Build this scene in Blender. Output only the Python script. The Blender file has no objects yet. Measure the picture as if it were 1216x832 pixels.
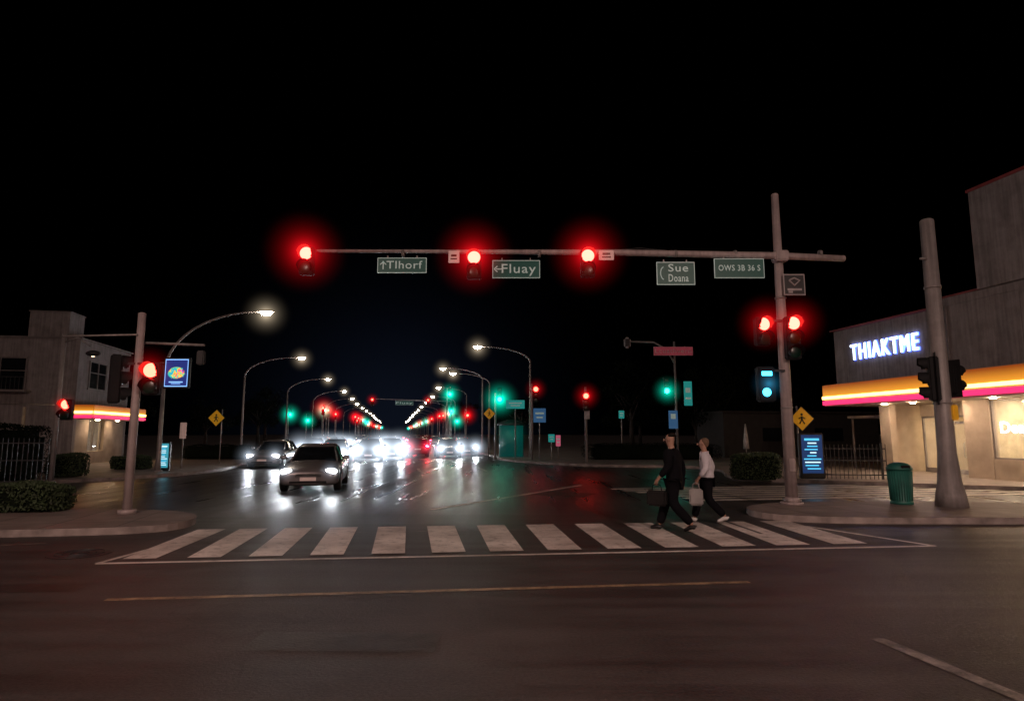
import bpy, bmesh, math, random
from mathutils import Vector, Matrix
random.seed(7)
sc = bpy.context.scene
COL = sc.collection
# ------------------------------------------------------------------ survey helpers
F = 750.0; PITCH = math.radians(7.5); CZ = 1.75
def ray(u, v):
    x = (u-608)/F; y = (416-v)/F
    return Vector((x, math.cos(PITCH)-y*math.sin(PITCH), math.sin(PITCH)+y*math.cos(PITCH)))
def G(u, v, z=0.0):
    r = ray(u, v); t = (z-CZ)/r.z
    return Vector((r.x*t, r.y*t, z))
def P(u, v, Y):
    r = ray(u, v); t = Y/r.y
    return Vector((r.x*t, Y, CZ+r.z*t))
A = math.atan(0.184)
D = Vector((-math.sin(A), math.cos(A), 0)); N = Vector((math.cos(A), math.sin(A), 0))
def R(l, s, z=0.0):
    p = N*l + D*s; p.z = z; return p
RZ_D = math.pi/2 + A        # local +X along D
RZ_ROAD = A                 # local +Y along D
# ------------------------------------------------------------------ materials
def newmat(name):
    m = bpy.data.materials.new(name); m.use_nodes = True
    nt = m.node_tree; b = nt.nodes['Principled BSDF']; return m, nt, b
def pbr(name, col, rough=.6, metal=0, nscale=3.0, namt=.25, bump=0.0, bscale=40, spec=.5, emit=None, es=0):
    m, nt, b = newmat(name); n = nt.nodes; L = nt.links
    b.inputs['Roughness'].default_value = rough; b.inputs['Metallic'].default_value = metal
    b.inputs['Specular IOR Level'].default_value = spec
    tc = n.new('ShaderNodeTexCoord'); nz = n.new('ShaderNodeTexNoise'); nz.inputs['Scale'].default_value = nscale
    nz.inputs['Detail'].default_value = 6
    L.new(tc.outputs['Object'], nz.inputs['Vector'])
    cr = n.new('ShaderNodeValToRGB')
    cr.color_ramp.elements[0].position = .3; cr.color_ramp.elements[1].position = .7
    cr.color_ramp.elements[0].color = tuple(c*(1-namt) for c in col)+(1,)
    cr.color_ramp.elements[1].color = tuple(min(1, c*(1+namt)) for c in col)+(1,)
    L.new(nz.outputs['Fac'], cr.inputs['Fac']); L.new(cr.outputs['Color'], b.inputs['Base Color'])
    if bump:
        n2 = n.new('ShaderNodeTexNoise'); n2.inputs['Scale'].default_value = bscale; n2.inputs['Detail'].default_value = 4
        L.new(tc.outputs['Object'], n2.inputs['Vector'])
        bp = n.new('ShaderNodeBump'); bp.inputs['Strength'].default_value = bump; bp.inputs['Distance'].default_value = .01
        L.new(n2.outputs['Fac'], bp.inputs['Height']); L.new(bp.outputs['Normal'], b.inputs['Normal'])
    if emit:
        b.inputs['Emission Color'].default_value = tuple(emit)+(1,); b.inputs['Emission Strength'].default_value = es
    return m
def weathered(name, col, rough=.5, metal=0.0, namt=.3):
    """paint with vertical grime streaks and fine chips"""
    m, nt, b = newmat(name); n = nt.nodes; L = nt.links
    tc = n.new('ShaderNodeTexCoord'); mp = n.new('ShaderNodeMapping'); mp.inputs['Scale'].default_value = (9, 9, .5)
    L.new(tc.outputs['Object'], mp.inputs['Vector']); a = n.new('ShaderNodeTexNoise'); a.inputs['Scale'].default_value = 1; a.inputs['Detail'].default_value = 7
    L.new(mp.outputs['Vector'], a.inputs['Vector']); c = n.new('ShaderNodeTexNoise'); c.inputs['Scale'].default_value = 1.6; c.inputs['Detail'].default_value = 9; c.inputs['Roughness'].default_value = .7
    L.new(tc.outputs['Object'], c.inputs['Vector'])
    ad = n.new('ShaderNodeMath'); ad.operation = 'ADD'; L.new(a.outputs['Fac'], ad.inputs[0]); L.new(c.outputs['Fac'], ad.inputs[1])
    cr = n.new('ShaderNodeValToRGB'); e = cr.color_ramp.elements; e[0].position = .38; e[1].position = .6
    hf = n.new('ShaderNodeMath'); hf.operation = 'MULTIPLY'; hf.inputs[1].default_value = .5; L.new(ad.outputs[0], hf.inputs[0])
    e[0].color = tuple(q*(1-namt*1.3) for q in col)+(1,); e[1].color = tuple(min(1, q*(1+namt*.4)) for q in col)+(1,)
    L.new(hf.outputs[0], cr.inputs['Fac']); L.new(cr.outputs['Color'], b.inputs['Base Color'])
    b.inputs['Roughness'].default_value = rough; b.inputs['Metallic'].default_value = metal
    bp = n.new('ShaderNodeBump'); bp.inputs['Strength'].default_value = .25; bp.inputs['Distance'].default_value = .01
    n2 = n.new('ShaderNodeTexNoise'); n2.inputs['Scale'].default_value = 55; L.new(tc.outputs['Object'], n2.inputs['Vector'])
    L.new(n2.outputs['Fac'], bp.inputs['Height']); L.new(bp.outputs['Normal'], b.inputs['Normal'])
    return m
def emi(name, col, s):
    m, nt, b = newmat(name)
    b.inputs['Base Color'].default_value = (.02, .02, .02, 1)
    b.inputs['Emission Color'].default_value = tuple(col)+(1,); b.inputs['Emission Strength'].default_value = s
    return m
def asphalt(name, base, warm=(1.0, .86, .82)):
    m, nt, b = newmat(name); n = nt.nodes; L = nt.links
    tc = n.new('ShaderNodeTexCoord')
    def noise(scale, det, src, ro=.5):
        q = n.new('ShaderNodeTexNoise'); q.inputs['Scale'].default_value = scale; q.inputs['Detail'].default_value = det; q.inputs['Roughness'].default_value = ro
        L.new(src, q.inputs['Vector']); return q
    ob = tc.outputs['Object']
    n1 = noise(.33, 9, ob, .68); n2 = noise(34, 5, ob, .7); nd = noise(1.3, 5, ob)
    mp = n.new('ShaderNodeMapping'); mp.inputs['Rotation'].default_value = (0, 0, -A); mp.inputs['Scale'].default_value = (2.2, .12, 1); L.new(ob, mp.inputs['Vector'])
    mp2 = n.new('ShaderNodeMapping'); mp2.inputs['Rotation'].default_value = (0, 0, -.05); mp2.inputs['Scale'].default_value = (.10, 2.4, 1); L.new(ob, mp2.inputs['Vector'])
    n3 = noise(1.0, 6, mp.outputs['Vector']); n4 = noise(1.0, 6, mp2.outputs['Vector'])
    vo = n.new('ShaderNodeTexVoronoi'); vo.feature = 'DISTANCE_TO_EDGE'; vo.inputs['Scale'].default_value = .22
    vm = n.new('ShaderNodeVectorMath'); vm.operation = 'MULTIPLY_ADD'
    L.new(nd.outputs['Color'], vm.inputs[0]); vm.inputs[1].default_value = (1.6, 1.6, 0); L.new(ob, vm.inputs[2])
    L.new(vm.outputs[0], vo.inputs['Vector'])
    def math_(op, a, bb, c=None):
        q = n.new('ShaderNodeMath'); q.operation = op
        for i, x in enumerate((a, bb, c)):
            if x is None: continue
            if isinstance(x, (int, float)): q.inputs[i].default_value = x
            else: L.new(x, q.inputs[i])
        return q.outputs[0]
    sx = n.new('ShaderNodeSeparateXYZ'); L.new(ob, sx.inputs[0])
    far = n.new('ShaderNodeMapRange'); far.inputs['From Min'].default_value = 10; far.inputs['From Max'].default_value = 17
    L.new(sx.outputs['Y'], far.inputs['Value'])
    st = n.new('ShaderNodeMixRGB'); L.new(far.outputs['Result'], st.inputs['Fac']); L.new(n4.outputs['Fac'], st.inputs['Color1']); L.new(n3.outputs['Fac'], st.inputs['Color2'])
    f = math_('MULTIPLY_ADD', n1.outputs['Fac'], 2.3, -.3)
    f = math_('ADD', f, math_('MULTIPLY_ADD', st.outputs['Color'], 1.5, -.72))
    f = math_('ADD', f, math_('MULTIPLY_ADD', n2.outputs['Fac'], 2.4, -1.2))
    crk = n.new('ShaderNodeMapRange'); crk.inputs['From Min'].default_value = 0; crk.inputs['From Max'].default_value = .006
    crk.inputs['To Min'].default_value = .7; crk.inputs['To Max'].default_value = 1; L.new(vo.outputs['Distance'], crk.inputs['Value'])
    f = math_('MULTIPLY', f, crk.outputs['Result'])
    f = math_('MAXIMUM', f, .15)
    cm = n.new('ShaderNodeVectorMath'); cm.operation = 'SCALE'
    cm.inputs[0].default_value = tuple(base*w for w in warm); L.new(f, cm.inputs['Scale']); L.new(cm.outputs[0], b.inputs['Base Color'])
    rr = n.new('ShaderNodeMapRange'); rr.inputs['To Min'].default_value = .56; rr.inputs['To Max'].default_value = .33
    L.new(far.outputs['Result'], rr.inputs['Value'])
    r2 = math_('ADD', rr.outputs['Result'], math_('MULTIPLY_ADD', st.outputs['Color'], .5, -.25))
    L.new(math_('MAXIMUM', r2, .2), b.inputs['Roughness'])
    b.inputs['Specular IOR Level'].default_value = .42
    bp = n.new('ShaderNodeBump'); bp.inputs['Strength'].default_value = .55; bp.inputs['Distance'].default_value = .01
    L.new(n2.outputs['Fac'], bp.inputs['Height']); L.new(bp.outputs['Normal'], b.inputs['Normal'])
    return m
def worn_paint(name, col, wear=.42):
    m, nt, b = newmat(name); n = nt.nodes; L = nt.links
    tc = n.new('ShaderNodeTexCoord'); n1 = n.new('ShaderNodeTexNoise'); n1.inputs['Scale'].default_value = 5; n1.inputs['Detail'].default_value = 10
    n1.inputs['Roughness'].default_value = .78
    L.new(tc.outputs['Object'], n1.inputs['Vector'])
    n2 = n.new('ShaderNodeTexNoise'); n2.inputs['Scale'].default_value = .9; n2.inputs['Detail'].default_value = 6; L.new(tc.outputs['Object'], n2.inputs['Vector'])
    cr = n.new('ShaderNodeValToRGB'); e = cr.color_ramp.elements
    e[0].position = wear-.1; e[1].position = wear+.12
    e[0].color = tuple(c*.17 for c in col)+(1,); e[1].color = tuple(col)+(1,)
    c2 = n.new('ShaderNodeValToRGB'); e = c2.color_ramp.elements; e[0].position = .32; e[1].position = .62; e[0].color = (.5, .47, .45, 1); e[1].color = (1, 1, 1, 1)
    mx = n.new('ShaderNodeMixRGB'); mx.blend_type = 'MULTIPLY'; mx.inputs['Fac'].default_value = 1
    L.new(n1.outputs['Fac'], cr.inputs['Fac']); L.new(n2.outputs['Fac'], c2.inputs['Fac']); L.new(cr.outputs['Color'], mx.inputs['Color1']); L.new(c2.outputs['Color'], mx.inputs['Color2'])
    L.new(mx.outputs['Color'], b.inputs['Base Color'])
    b.inputs['Roughness'].default_value = .55
    return m
def paving(name, col, sx=1.2):
    m, nt, b = newmat(name); n = nt.nodes; L = nt.links
    tc = n.new('ShaderNodeTexCoord'); mp = n.new('ShaderNodeMapping'); mp.inputs['Rotation'].default_value = (0, 0, -A)
    L.new(tc.outputs['Object'], mp.inputs['Vector'])
    br = n.new('ShaderNodeTexBrick'); br.offset = 0; br.inputs['Scale'].default_value = 1/sx; br.inputs['Mortar Size'].default_value = .012
    br.inputs['Brick Width'].default_value = 1; br.inputs['Row Height'].default_value = 1
    br.inputs['Color1'].default_value = tuple(c*.85 for c in col)+(1,); br.inputs['Color2'].default_value = tuple(c*1.1 for c in col)+(1,)
    br.inputs['Mortar'].default_value = tuple(c*.3 for c in col)+(1,)
    L.new(mp.outputs['Vector'], br.inputs['Vector'])
    nz = n.new('ShaderNodeTexNoise'); nz.inputs['Scale'].default_value = 2; nz.inputs['Detail'].default_value = 8; L.new(tc.outputs['Object'], nz.inputs['Vector'])
    mx = n.new('ShaderNodeMixRGB'); mx.blend_type = 'MULTIPLY'; mx.inputs['Fac'].default_value = .7
    L.new(br.outputs['Color'], mx.inputs['Color1']); L.new(nz.outputs['Fac'], mx.inputs['Color2'])
    L.new(mx.outputs['Color'], b.inputs['Base Color']); b.inputs['Roughness'].default_value = .6
    return m
M = {}
M['asphalt'] = asphalt('asphalt', .05)
M['patch'] = pbr('asphalt_patch', (.026, .023, .022), .5, nscale=6, namt=.5, bump=.4)
M['white_paint'] = worn_paint('worn_white_paint', (.82, .76, .70), .38)
M['yellow_paint'] = worn_paint('worn_yellow_paint', (.42, .3, .18), .46)
M['faint_paint'] = worn_paint('faded_paint', (.26, .23, .21), .5)
M['paving'] = paving('concrete_paving', (.34, .27, .24))
M['kerb'] = pbr('kerb_concrete', (.3, .25, .23), .8, bump=.3, namt=.4)
M['pole'] = weathered('pole_paint', (.46, .38, .37), .5)
M['galv'] = weathered('galvanised_steel', (.32, .29, .28), .5, .15)
M['black'] = pbr('black_plastic', (.010, .010, .011), .7, spec=.25)
M['dark'] = pbr('dark_metal', (.025, .025, .027), .5)
M['rubber'] = pbr('rubber', (.015, .015, .015), .85)
M['rim'] = pbr('alloy', (.4, .4, .4), .35, .8)
M['glass_dark'] = pbr('dark_glass', (.01, .012, .014), .06, spec=.8)
M['stucco'] = weathered('stucco', (.30, .26, .25), .9)
M['stucco_warm'] = pbr('warm_stucco', (.42, .33, .25), .9, nscale=1.5, namt=.2, bump=.3, bscale=60)
M['coping'] = pbr('red_coping', (.25, .04, .04), .6)
M['trim'] = pbr('trim', (.2, .17, .16), .6)
M['annexe'] = pbr('dark_render', (.03, .027, .026), .8)
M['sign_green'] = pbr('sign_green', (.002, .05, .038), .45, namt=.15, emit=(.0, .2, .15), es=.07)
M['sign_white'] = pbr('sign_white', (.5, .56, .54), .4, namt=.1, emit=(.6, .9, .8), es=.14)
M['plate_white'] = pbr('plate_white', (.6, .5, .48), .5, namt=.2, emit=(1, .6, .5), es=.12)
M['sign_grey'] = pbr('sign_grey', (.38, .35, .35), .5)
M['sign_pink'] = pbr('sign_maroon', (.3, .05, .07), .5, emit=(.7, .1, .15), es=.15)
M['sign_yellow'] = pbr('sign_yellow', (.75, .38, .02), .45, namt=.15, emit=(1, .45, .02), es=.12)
M['sign_teal'] = emi('teal_panel', (.02, .5, .45), .35)
M['sign_blue'] = emi('blue_panel', (.04, .16, .35), .4)
M['red_on'] = emi('red_lens_lit', (1, .026, .018), 34)
M['red_far'] = emi('red_lens_lit_far', (1, .02, .012), 40)
M['green_on'] = emi('green_lens_lit', (.01, 1, .62), 32)
M['cyan_on'] = emi('cyan_lens_lit', (.05, .6, 1), 6)
M['red_off'] = pbr('red_lens', (.04, .004, .004), .3)
M['amber_off'] = pbr('amber_lens', (.04, .016, .003), .3)
M['green_off'] = pbr('green_lens', (.003, .025, .016), .3)
M['lamp_on'] = emi('street_lamp_lens', (1, .84, .66), 150)
M['lamp_dim'] = emi('dim_lamp_lens', (1, .75, .5), 12)
M['head_on'] = emi('headlight_lens', (.86, .92, 1), 300)
M['head_soft'] = emi('headlight_lens_dipped', (.9, .95, 1), 100)
M['tail_on'] = emi('tail_light_lens', (1, .02, .05), 70)
M['skin'] = pbr('skin', (.42, .24, .17), .6, namt=.06)
M['suit'] = pbr('black_suit', (.007, .007, .009), .95, spec=.08)
M['top'] = pbr('pale_top', (.62, .6, .64), .9, bump=.2, spec=.2)
M['trouser'] = pbr('black_trousers', (.007, .007, .009), .95, spec=.08)
M['hair_dark'] = pbr('dark_hair', (.012, .009, .007), .7, spec=.2)
M['hair_grey'] = pbr('light_hair', (.16, .10, .065), .7, spec=.2)
M['shoe_white'] = pbr('white_shoe', (.7, .68, .66), .5)
M['shoe_black'] = pbr('black_shoe', (.012, .012, .012), .35)
M['bag_white'] = pbr('white_bag', (.45, .43, .42), .6)
M['leather'] = pbr('black_leather', (.010, .009, .009), .5, spec=.3)
M['bin'] = pbr('green_bin', (.02, .14, .11), .5, namt=.3)
M['leaf'] = pbr('leaf', (.03, .05, .018), .7, nscale=8, namt=.6)
M['leaf_dark'] = pbr('dark_leaf', (.005, .008, .0045), .9, nscale=1, namt=.6, spec=.1)
M['bark'] = pbr('bark', (.04, .03, .025), .9, bump=.6)
# ------------------------------------------------------------------ mesh builder
class MB:
    def __init__(s): s.v = []; s.f = []; s.m = []; s.mats = []; s.sm = []
    def mi(s, mat):
        if mat not in s.mats: s.mats.append(mat)
        return s.mats.index(mat)
    def add(s, vs, fs, mat, smooth=False):
        o = len(s.v); s.v += [Vector(v) for v in vs]; k = s.mi(M[mat] if isinstance(mat, str) else mat)
        for f in fs: s.f.append([i+o for i in f]); s.m.append(k); s.sm.append(smooth)
        return s
    def box(s, c, size, mat, rz=0, bev=0, rx=0, ry=0):
        bm = bmesh.new(); bmesh.ops.create_cube(bm, size=1)
        for v in bm.verts: v.co = Vector((v.co.x*size[0], v.co.y*size[1], v.co.z*size[2]))
        if bev: bmesh.ops.bevel(bm, geom=list(bm.edges), offset=bev, segments=2, affect='EDGES')
        mt = Matrix.Translation(c) @ Matrix.Rotation(rz, 4, 'Z') @ Matrix.Rotation(ry, 4, 'Y') @ Matrix.Rotation(rx, 4, 'X')
        bm.verts.index_update()
        s.add([mt @ v.co for v in bm.verts], [[v.index for v in f.verts] for f in bm.faces], mat); bm.free(); return s
    def tube(s, pts, radii, mat, seg=12, cap=True):
        pts = [Vector(p) for p in pts]
        if isinstance(radii, (int, float)): radii = [radii]*len(pts)
        vs = []; fs = []; prev = None
        for i, p in enumerate(pts):
            if i == 0: t = pts[1]-p
            elif i == len(pts)-1: t = p-pts[i-1]
            else: t = (pts[i+1]-p).normalized()+(p-pts[i-1]).normalized()
            t.normalize()
            if prev is None:
                a = Vector((0, 0, 1)) if abs(t.z) < .9 else Vector((1, 0, 0)); x = a.cross(t).normalized()
            else:
                x = (prev - t*prev.dot(t)).normalized()
            prev = x; y = t.cross(x)
            for k in range(seg):
                a = 2*math.pi*k/seg; vs.append(p+(x*math.cos(a)+y*math.sin(a))*radii[i])
        for i in range(len(pts)-1):
            for k in range(seg):
                fs.append([i*seg+k, i*seg+(k+1) % seg, (i+1)*seg+(k+1) % seg, (i+1)*seg+k])
        s.add(vs, fs, mat, True)
        if cap:
            s.add(vs[:seg], [list(range(seg))[::-1]], mat); s.add(vs[-seg:], [list(range(seg))], mat)
        return s
    def ell(s, c, r, mat, seg=16, rings=10, z0=-1, z1=1):
        vs = []; fs = []; c = Vector(c)
        a0 = math.asin(z0); a1 = math.asin(z1)
        for i in range(rings+1):
            a = a0+(a1-a0)*i/rings
            for k in range(seg):
                b = 2*math.pi*k/seg
                vs.append(c+Vector((r[0]*math.cos(a)*math.cos(b), r[1]*math.cos(a)*math.sin(b), r[2]*math.sin(a))))
        for i in range(rings):
            for k in range(seg): fs.append([i*seg+k, i*seg+(k+1) % seg, (i+1)*seg+(k+1) % seg, (i+1)*seg+k])
        return s.add(vs, fs, mat, True)
    def dome(s, c, r, depth, mat, seg=20):   # faces -Y
        vs = []; fs = []; c = Vector(c); rings = 4
        for i in range(rings+1):
            a = math.pi/2*i/rings
            for k in range(seg):
                b = 2*math.pi*k/seg; vs.append(c+Vector((r*math.cos(a)*math.cos(b), -depth*math.sin(a), r*math.cos(a)*math.sin(b))))
        for i in range(rings):
            for k in range(seg): fs.append([i*seg+k, i*seg+(k+1) % seg, (i+1)*seg+(k+1) % seg, (i+1)*seg+k])
        return s.add(vs, fs, mat, True)
    def prism(s, poly, z0, z1, mat, side=None):
        n = len(poly)
        vs = [(p[0], p[1], z0) for p in poly]+[(p[0], p[1], z1) for p in poly]
        s.add(vs, [list(range(n, 2*n))], mat)
        s.add(vs, [[i, (i+1) % n, n+(i+1) % n, n+i] for i in range(n)], side or mat); return s
    def sheet(s, poly, mat): return s.add(poly, [list(range(len(poly)))], mat)
    def obj(s, name, parent=None, loc=(0, 0, 0), rz=0, recalc=True, **kw):
        me = bpy.data.meshes.new(name); me.from_pydata([tuple(v) for v in s.v], [], s.f)
        for m in s.mats: me.materials.append(m)
        me.polygons.foreach_set('material_index', s.m); me.polygons.foreach_set('use_smooth', s.sm)
        if recalc:
            bm = bmesh.new(); bm.from_mesh(me); bmesh.ops.remove_doubles(bm, verts=bm.verts, dist=1e-5)
            bmesh.ops.recalc_face_normals(bm, faces=bm.faces); bm.to_mesh(me); bm.free()
        o = bpy.data.objects.new(name, me); COL.objects.link(o); o.parent = parent; o.location = loc; o.rotation_euler = (0, 0, rz)
        for k, v in kw.items(): o[k] = v
        return o
def thing(name, label, category, loc, rz=0, group=None):
    e = bpy.data.objects.new(name, None); COL.objects.link(e); e.location = loc; e.rotation_euler = (0, 0, rz)
    e.empty_display_size = .2; e['label'] = label; e['category'] = category
    if group: e['group'] = group
    return e
def copy_thing(src, loc=None, rz=None, parent=None, **kw):
    c = src.copy(); COL.objects.link(c)
    if loc is not None: c.location = loc
    if rz is not None: c.rotation_euler = (0, 0, rz)
    if parent is not None: c.parent = parent
    for k, v in kw.items(): c[k] = v
    for ch in src.children: copy_thing(ch, parent=c)
    return c
def text(s, size, mat, name, parent, loc, rot=(math.pi/2, 0, 0), ext=.004, off=0, align='CENTER', width=None, sp=1.0, **kw):
    cu = bpy.data.curves.new('t', 'FONT'); cu.body = s; cu.size = size; cu.extrude = ext; cu.offset = off; cu.resolution_u = 3
    cu.align_x = align; cu.align_y = 'CENTER'; cu.space_character = sp
    to = bpy.data.objects.new('t', cu); COL.objects.link(to); bpy.context.view_layer.update()
    me = bpy.data.meshes.new_from_object(to.evaluated_get(bpy.context.evaluated_depsgraph_get()))
    bpy.data.objects.remove(to)
    if width:
        xs = [v.co.x for v in me.vertices]; k = width/(max(xs)-min(xs)); md = (max(xs)+min(xs))/2
        for v in me.vertices: v.co.x = (v.co.x-md)*k
    me.materials.clear(); me.materials.append(M[mat] if isinstance(mat, str) else mat); me.name = name
    o = bpy.data.objects.new(name, me); COL.objects.link(o); o.parent = parent; o.location = loc; o.rotation_euler = rot
    for k, v in kw.items(): o[k] = v
    return o
def finish(o, label, category, group=None):
    o['label'] = label; o['category'] = category
    if group: o['group'] = group
    return o
# painted-in glow round a lamp: an added ball of emission fading outwards
_glow_ball = {}
def glow_ball(parent, loc, rad, col, k):
    key = (rad, col, k)
    if key not in _glow_ball:
        m = bpy.data.materials.new('painted_glow'); m.use_nodes = True; nt = m.node_tree; n = nt.nodes; L = nt.links
        n.remove(n['Principled BSDF']); out = n['Material Output']
        tc = n.new('ShaderNodeTexCoord'); ln = n.new('ShaderNodeVectorMath'); ln.operation = 'LENGTH'; L.new(tc.outputs['Object'], ln.inputs[0])
        def mt(op, a, b):
            q = n.new('ShaderNodeMath'); q.operation = op
            for i, x in enumerate((a, b)):
                if isinstance(x, (int, float)): q.inputs[i].default_value = x
                else: L.new(x, q.inputs[i])
            return q.outputs[0]
        r = ln.outputs['Value']
        fall = mt('POWER', mt('MAXIMUM', mt('SUBTRACT', 1.0, mt('DIVIDE', r, rad)), 0.0), 2.0)
        s = mt('MULTIPLY', mt('DIVIDE', fall, mt('ADD', mt('MULTIPLY', r, r), .02*rad)), k)
        em = n.new('ShaderNodeEmission'); em.inputs['Color'].default_value = col+(1,); L.new(s, em.inputs['Strength'])
        L.new(em.outputs[0], out.inputs['Volume'])
        b = MB(); b.ell((0, 0, 0), (rad, rad, rad), m, 16, 10); o = b.obj('painted_lamp_glow'); _glow_ball[key] = o.data; bpy.data.objects.remove(o)
    o = bpy.data.objects.new('painted_lamp_glow', _glow_ball[key]); COL.objects.link(o); o.parent = parent; o.location = loc; return o
HC = {'red': (1.0, .006, .012), 'green': (.0, 1.0, .62), 'lamp': (1.0, .8, .55), 'white': (.72, .84, 1.0), 'tail': (1.0, .01, .06)}
# ------------------------------------------------------------------ ground
mb = MB(); mb.sheet([(-900, -300, 0), (900, -300, 0), (900, 1500, 0), (-900, 1500, 0)], 'asphalt')
mb.obj('road', recalc=False, kind='structure')
def smooth_poly(pts, it=2):
    pts = [Vector(p) for p in pts]
    for _ in range(it):
        q = []
        for i in range(len(pts)):
            a, b = pts[i], pts[(i+1) % len(pts)]
            if (a-b).length > 14: q += [a, b]; continue
            q += [a*.75+b*.25, a*.25+b*.75]
        pts = q
    return pts
def pavement(pts, it=2, h=.13, name='pavement'):
    pts = smooth_poly([(p[0], p[1], 0) for p in pts], it)
    k = MB(); k.prism(pts, 0, h-.004, 'kerb'); k.obj('kerb', kind='structure')
    bm = bmesh.new(); f = bm.faces.new([bm.verts.new((p.x, p.y, h)) for p in pts])
    bmesh.ops.inset_region(bm, faces=[f], thickness=.17)
    big = max(bm.faces, key=lambda q: q.calc_area()); vs = [v.co.copy() for v in big.verts]; bm.free()
    m = MB(); m.sheet(vs, 'paving'); m.obj(name, recalc=False, kind='structure')
pavement([G(-400, 611), G(60, 610), G(190, 612), G(236, 617), G(228, 626), G(180, 633), G(60, 637), G(-400, 645)])
pavement([G(880, 608), G(915, 603), G(1010, 601), G(1216, 603), G(1700, 606), G(1700, 624), G(1216, 622), G(990, 622), G(905, 617)])
pavement([G(-500, 590), G(60, 575), G(200, 566), G(275, 558), R(-8.6, 39), R(-8.6, 60), R(-8.6, 900), R(-200, 900), R(-200, 24)])
pavement([R(7.3, 900), R(7.3, 60), R(7.3, 46), G(600, 548), G(690, 554), G(800, 555), G(858, 558), G(862, 570), G(1000, 575), G(1216, 583), G(1900, 600), R(220, 30), R(220, 900)])
# ------------------------------------------------------------------ markings
Zm = .004
def line(m, a, b, w, mat, z=Zm):
    a = Vector(a); b = Vector(b); d = (b-a).normalized(); s = Vector((-d.y, d.x, 0))*w/2
    m.sheet([(p.x, p.y, z) for p in (a-s, b-s, b+s, a+s)], mat)
mb = MB()
for (a, b, w) in ((G(300, 760), G(520, 762), .5), (G(640, 585), G(700, 588), 1.3), (G(-50, 700), G(100, 696), .45)):
    line(mb, a, b, w, 'patch', .002)
mb.obj('road_repair_patch', recalc=False, kind='structure')
mb = MB()
fl, fr = G(115, 669), G(1110, 648)
bl, br_ = G(243, 634), G(957, 624.5)
line(mb, fl, fr, .10, 'white_paint')
line(mb, bl, br_, .07, 'faint_paint')
line(mb, fl, bl, .08, 'white_paint'); line(mb, br_, fr, .10, 'white_paint')
mb.obj('crosswalk_edge_line', recalc=False, kind='structure')
fr_pos = [145, 222, 295, 368, 441, 513, 582, 651, 722, 790, 858, 922, 990]
bk_pos = [235, 285, 338, 392, 449, 507, 566, 624, 682, 740, 796, 850, 902]
mb = MB()
for a, b in zip(fr_pos, bk_pos):
    va = 667-(a-115)*.0211; vb = 636.5-(b-243)*.0147
    w = 37
    p = [G(a, va-2.5), G(a+w+3, va-3.3), G(b+w-4, vb-8.5), G(b, vb-8)]
    mb.sheet([(q.x, q.y, Zm+.003) for q in p], 'white_paint')
mb.obj('crosswalk_stripes', recalc=False, kind='structure')
mb = MB()
line(mb, G(125, 712), G(890, 691), .10, 'yellow_paint'); line(mb, G(1042, 758), G(1235, 838), .13, 'faint_paint')
line(mb, G(-60, 650), G(55, 645), .12, 'faint_paint')
line(mb, G(512, 605), G(690, 576), .16, 'white_paint'); line(mb, G(640, 576.5), G(735, 580), .14, 'faint_paint')
line(mb, G(170, 609), G(490, 611), .08, 'faint_paint'); line(mb, G(1040, 628), G(1140, 631), .1, 'faint_paint')
line(mb, G(770, 580), G(845, 583), .12, 'faint_paint'); line(mb, G(850, 615), G(905, 634), .08, 'faint_paint', Zm+.005)
for l in (-5.2, -1.9, 1.2, 4.3):
    for i in range(40):
        s0 = 30+i*9
        if s0 < 42 and l < -3: continue
        line(mb, R(l, s0), R(l, s0+3), .12, 'white_paint')
mb.obj('lane_markings', recalc=False, kind='structure')
mb = MB()
for i in range(7):
    a = R(8.0-.2*i, 15.9+i*.62); b = R(19, 15.9+i*.62)
    line(mb, a, b, .3, 'white_paint')
mb.obj('side_crosswalk_stripes', recalc=False, kind='structure')
mb = MB(); g = G(95, 657); mb.tube([(0, 0, .002), (0, 0, .008)], .42, 'dark', 28)
for r_ in (.12, .22, .32):
    mb.tube([(r_*math.cos(a), r_*math.sin(a), .01) for a in [k*math.pi/12 for k in range(25)]], .008, 'dark', 5)
finish(mb.obj('manhole_cover', loc=g), 'round dark iron manhole cover set in the asphalt', 'manhole cover')
# ------------------------------------------------------------------ traffic signals
def signal_head(parent, loc, rz=0, lit='red', mat=None, n=3, plate=True, glow=0, gk=.04):
    h = n*.34
    m = MB(); m.box((0, .1, 0), (.34, .2, h), 'black', bev=.025)
    if plate: m.box((0, .13, 0), (.52, .012, h+.18), 'black', bev=.004)
    for i in range(n): m.box((0, .0, h/2-.17-.34*i), (.31, .03, .31), 'black', bev=.01)
    hd = m.obj('signal_head', parent, loc, rz)
    names = ['red', 'amber', 'green'] if n == 3 else ['red', 'green']
    for i in range(n):
        z = h/2-.17-.34*i; c = names[i]
        l = MB(); l.dome((0, -.016, z), .15, .035, mat if c == lit else c+'_off'); l.obj('lens', hd)
        v = MB(); vs = []; fs = []; seg = 14
        for j in range(seg+1):
            a = math.radians(-35+250*j/seg)
            for (rr, yy) in ((.165, -.017), (.165, -.2 if 0 < a < math.pi else -.12)):
                vs.append((rr*math.cos(a), yy, z+rr*math.sin(a)))
        for j in range(seg): fs.append([2*j, 2*j+2, 2*j+3, 2*j+1])
        v.add(vs, fs, 'black', True); v.obj('visor', hd)
        if glow and c == lit: glow_ball(hd, (0, -.1, z), glow, HC[c], gk)
    return hd
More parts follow.
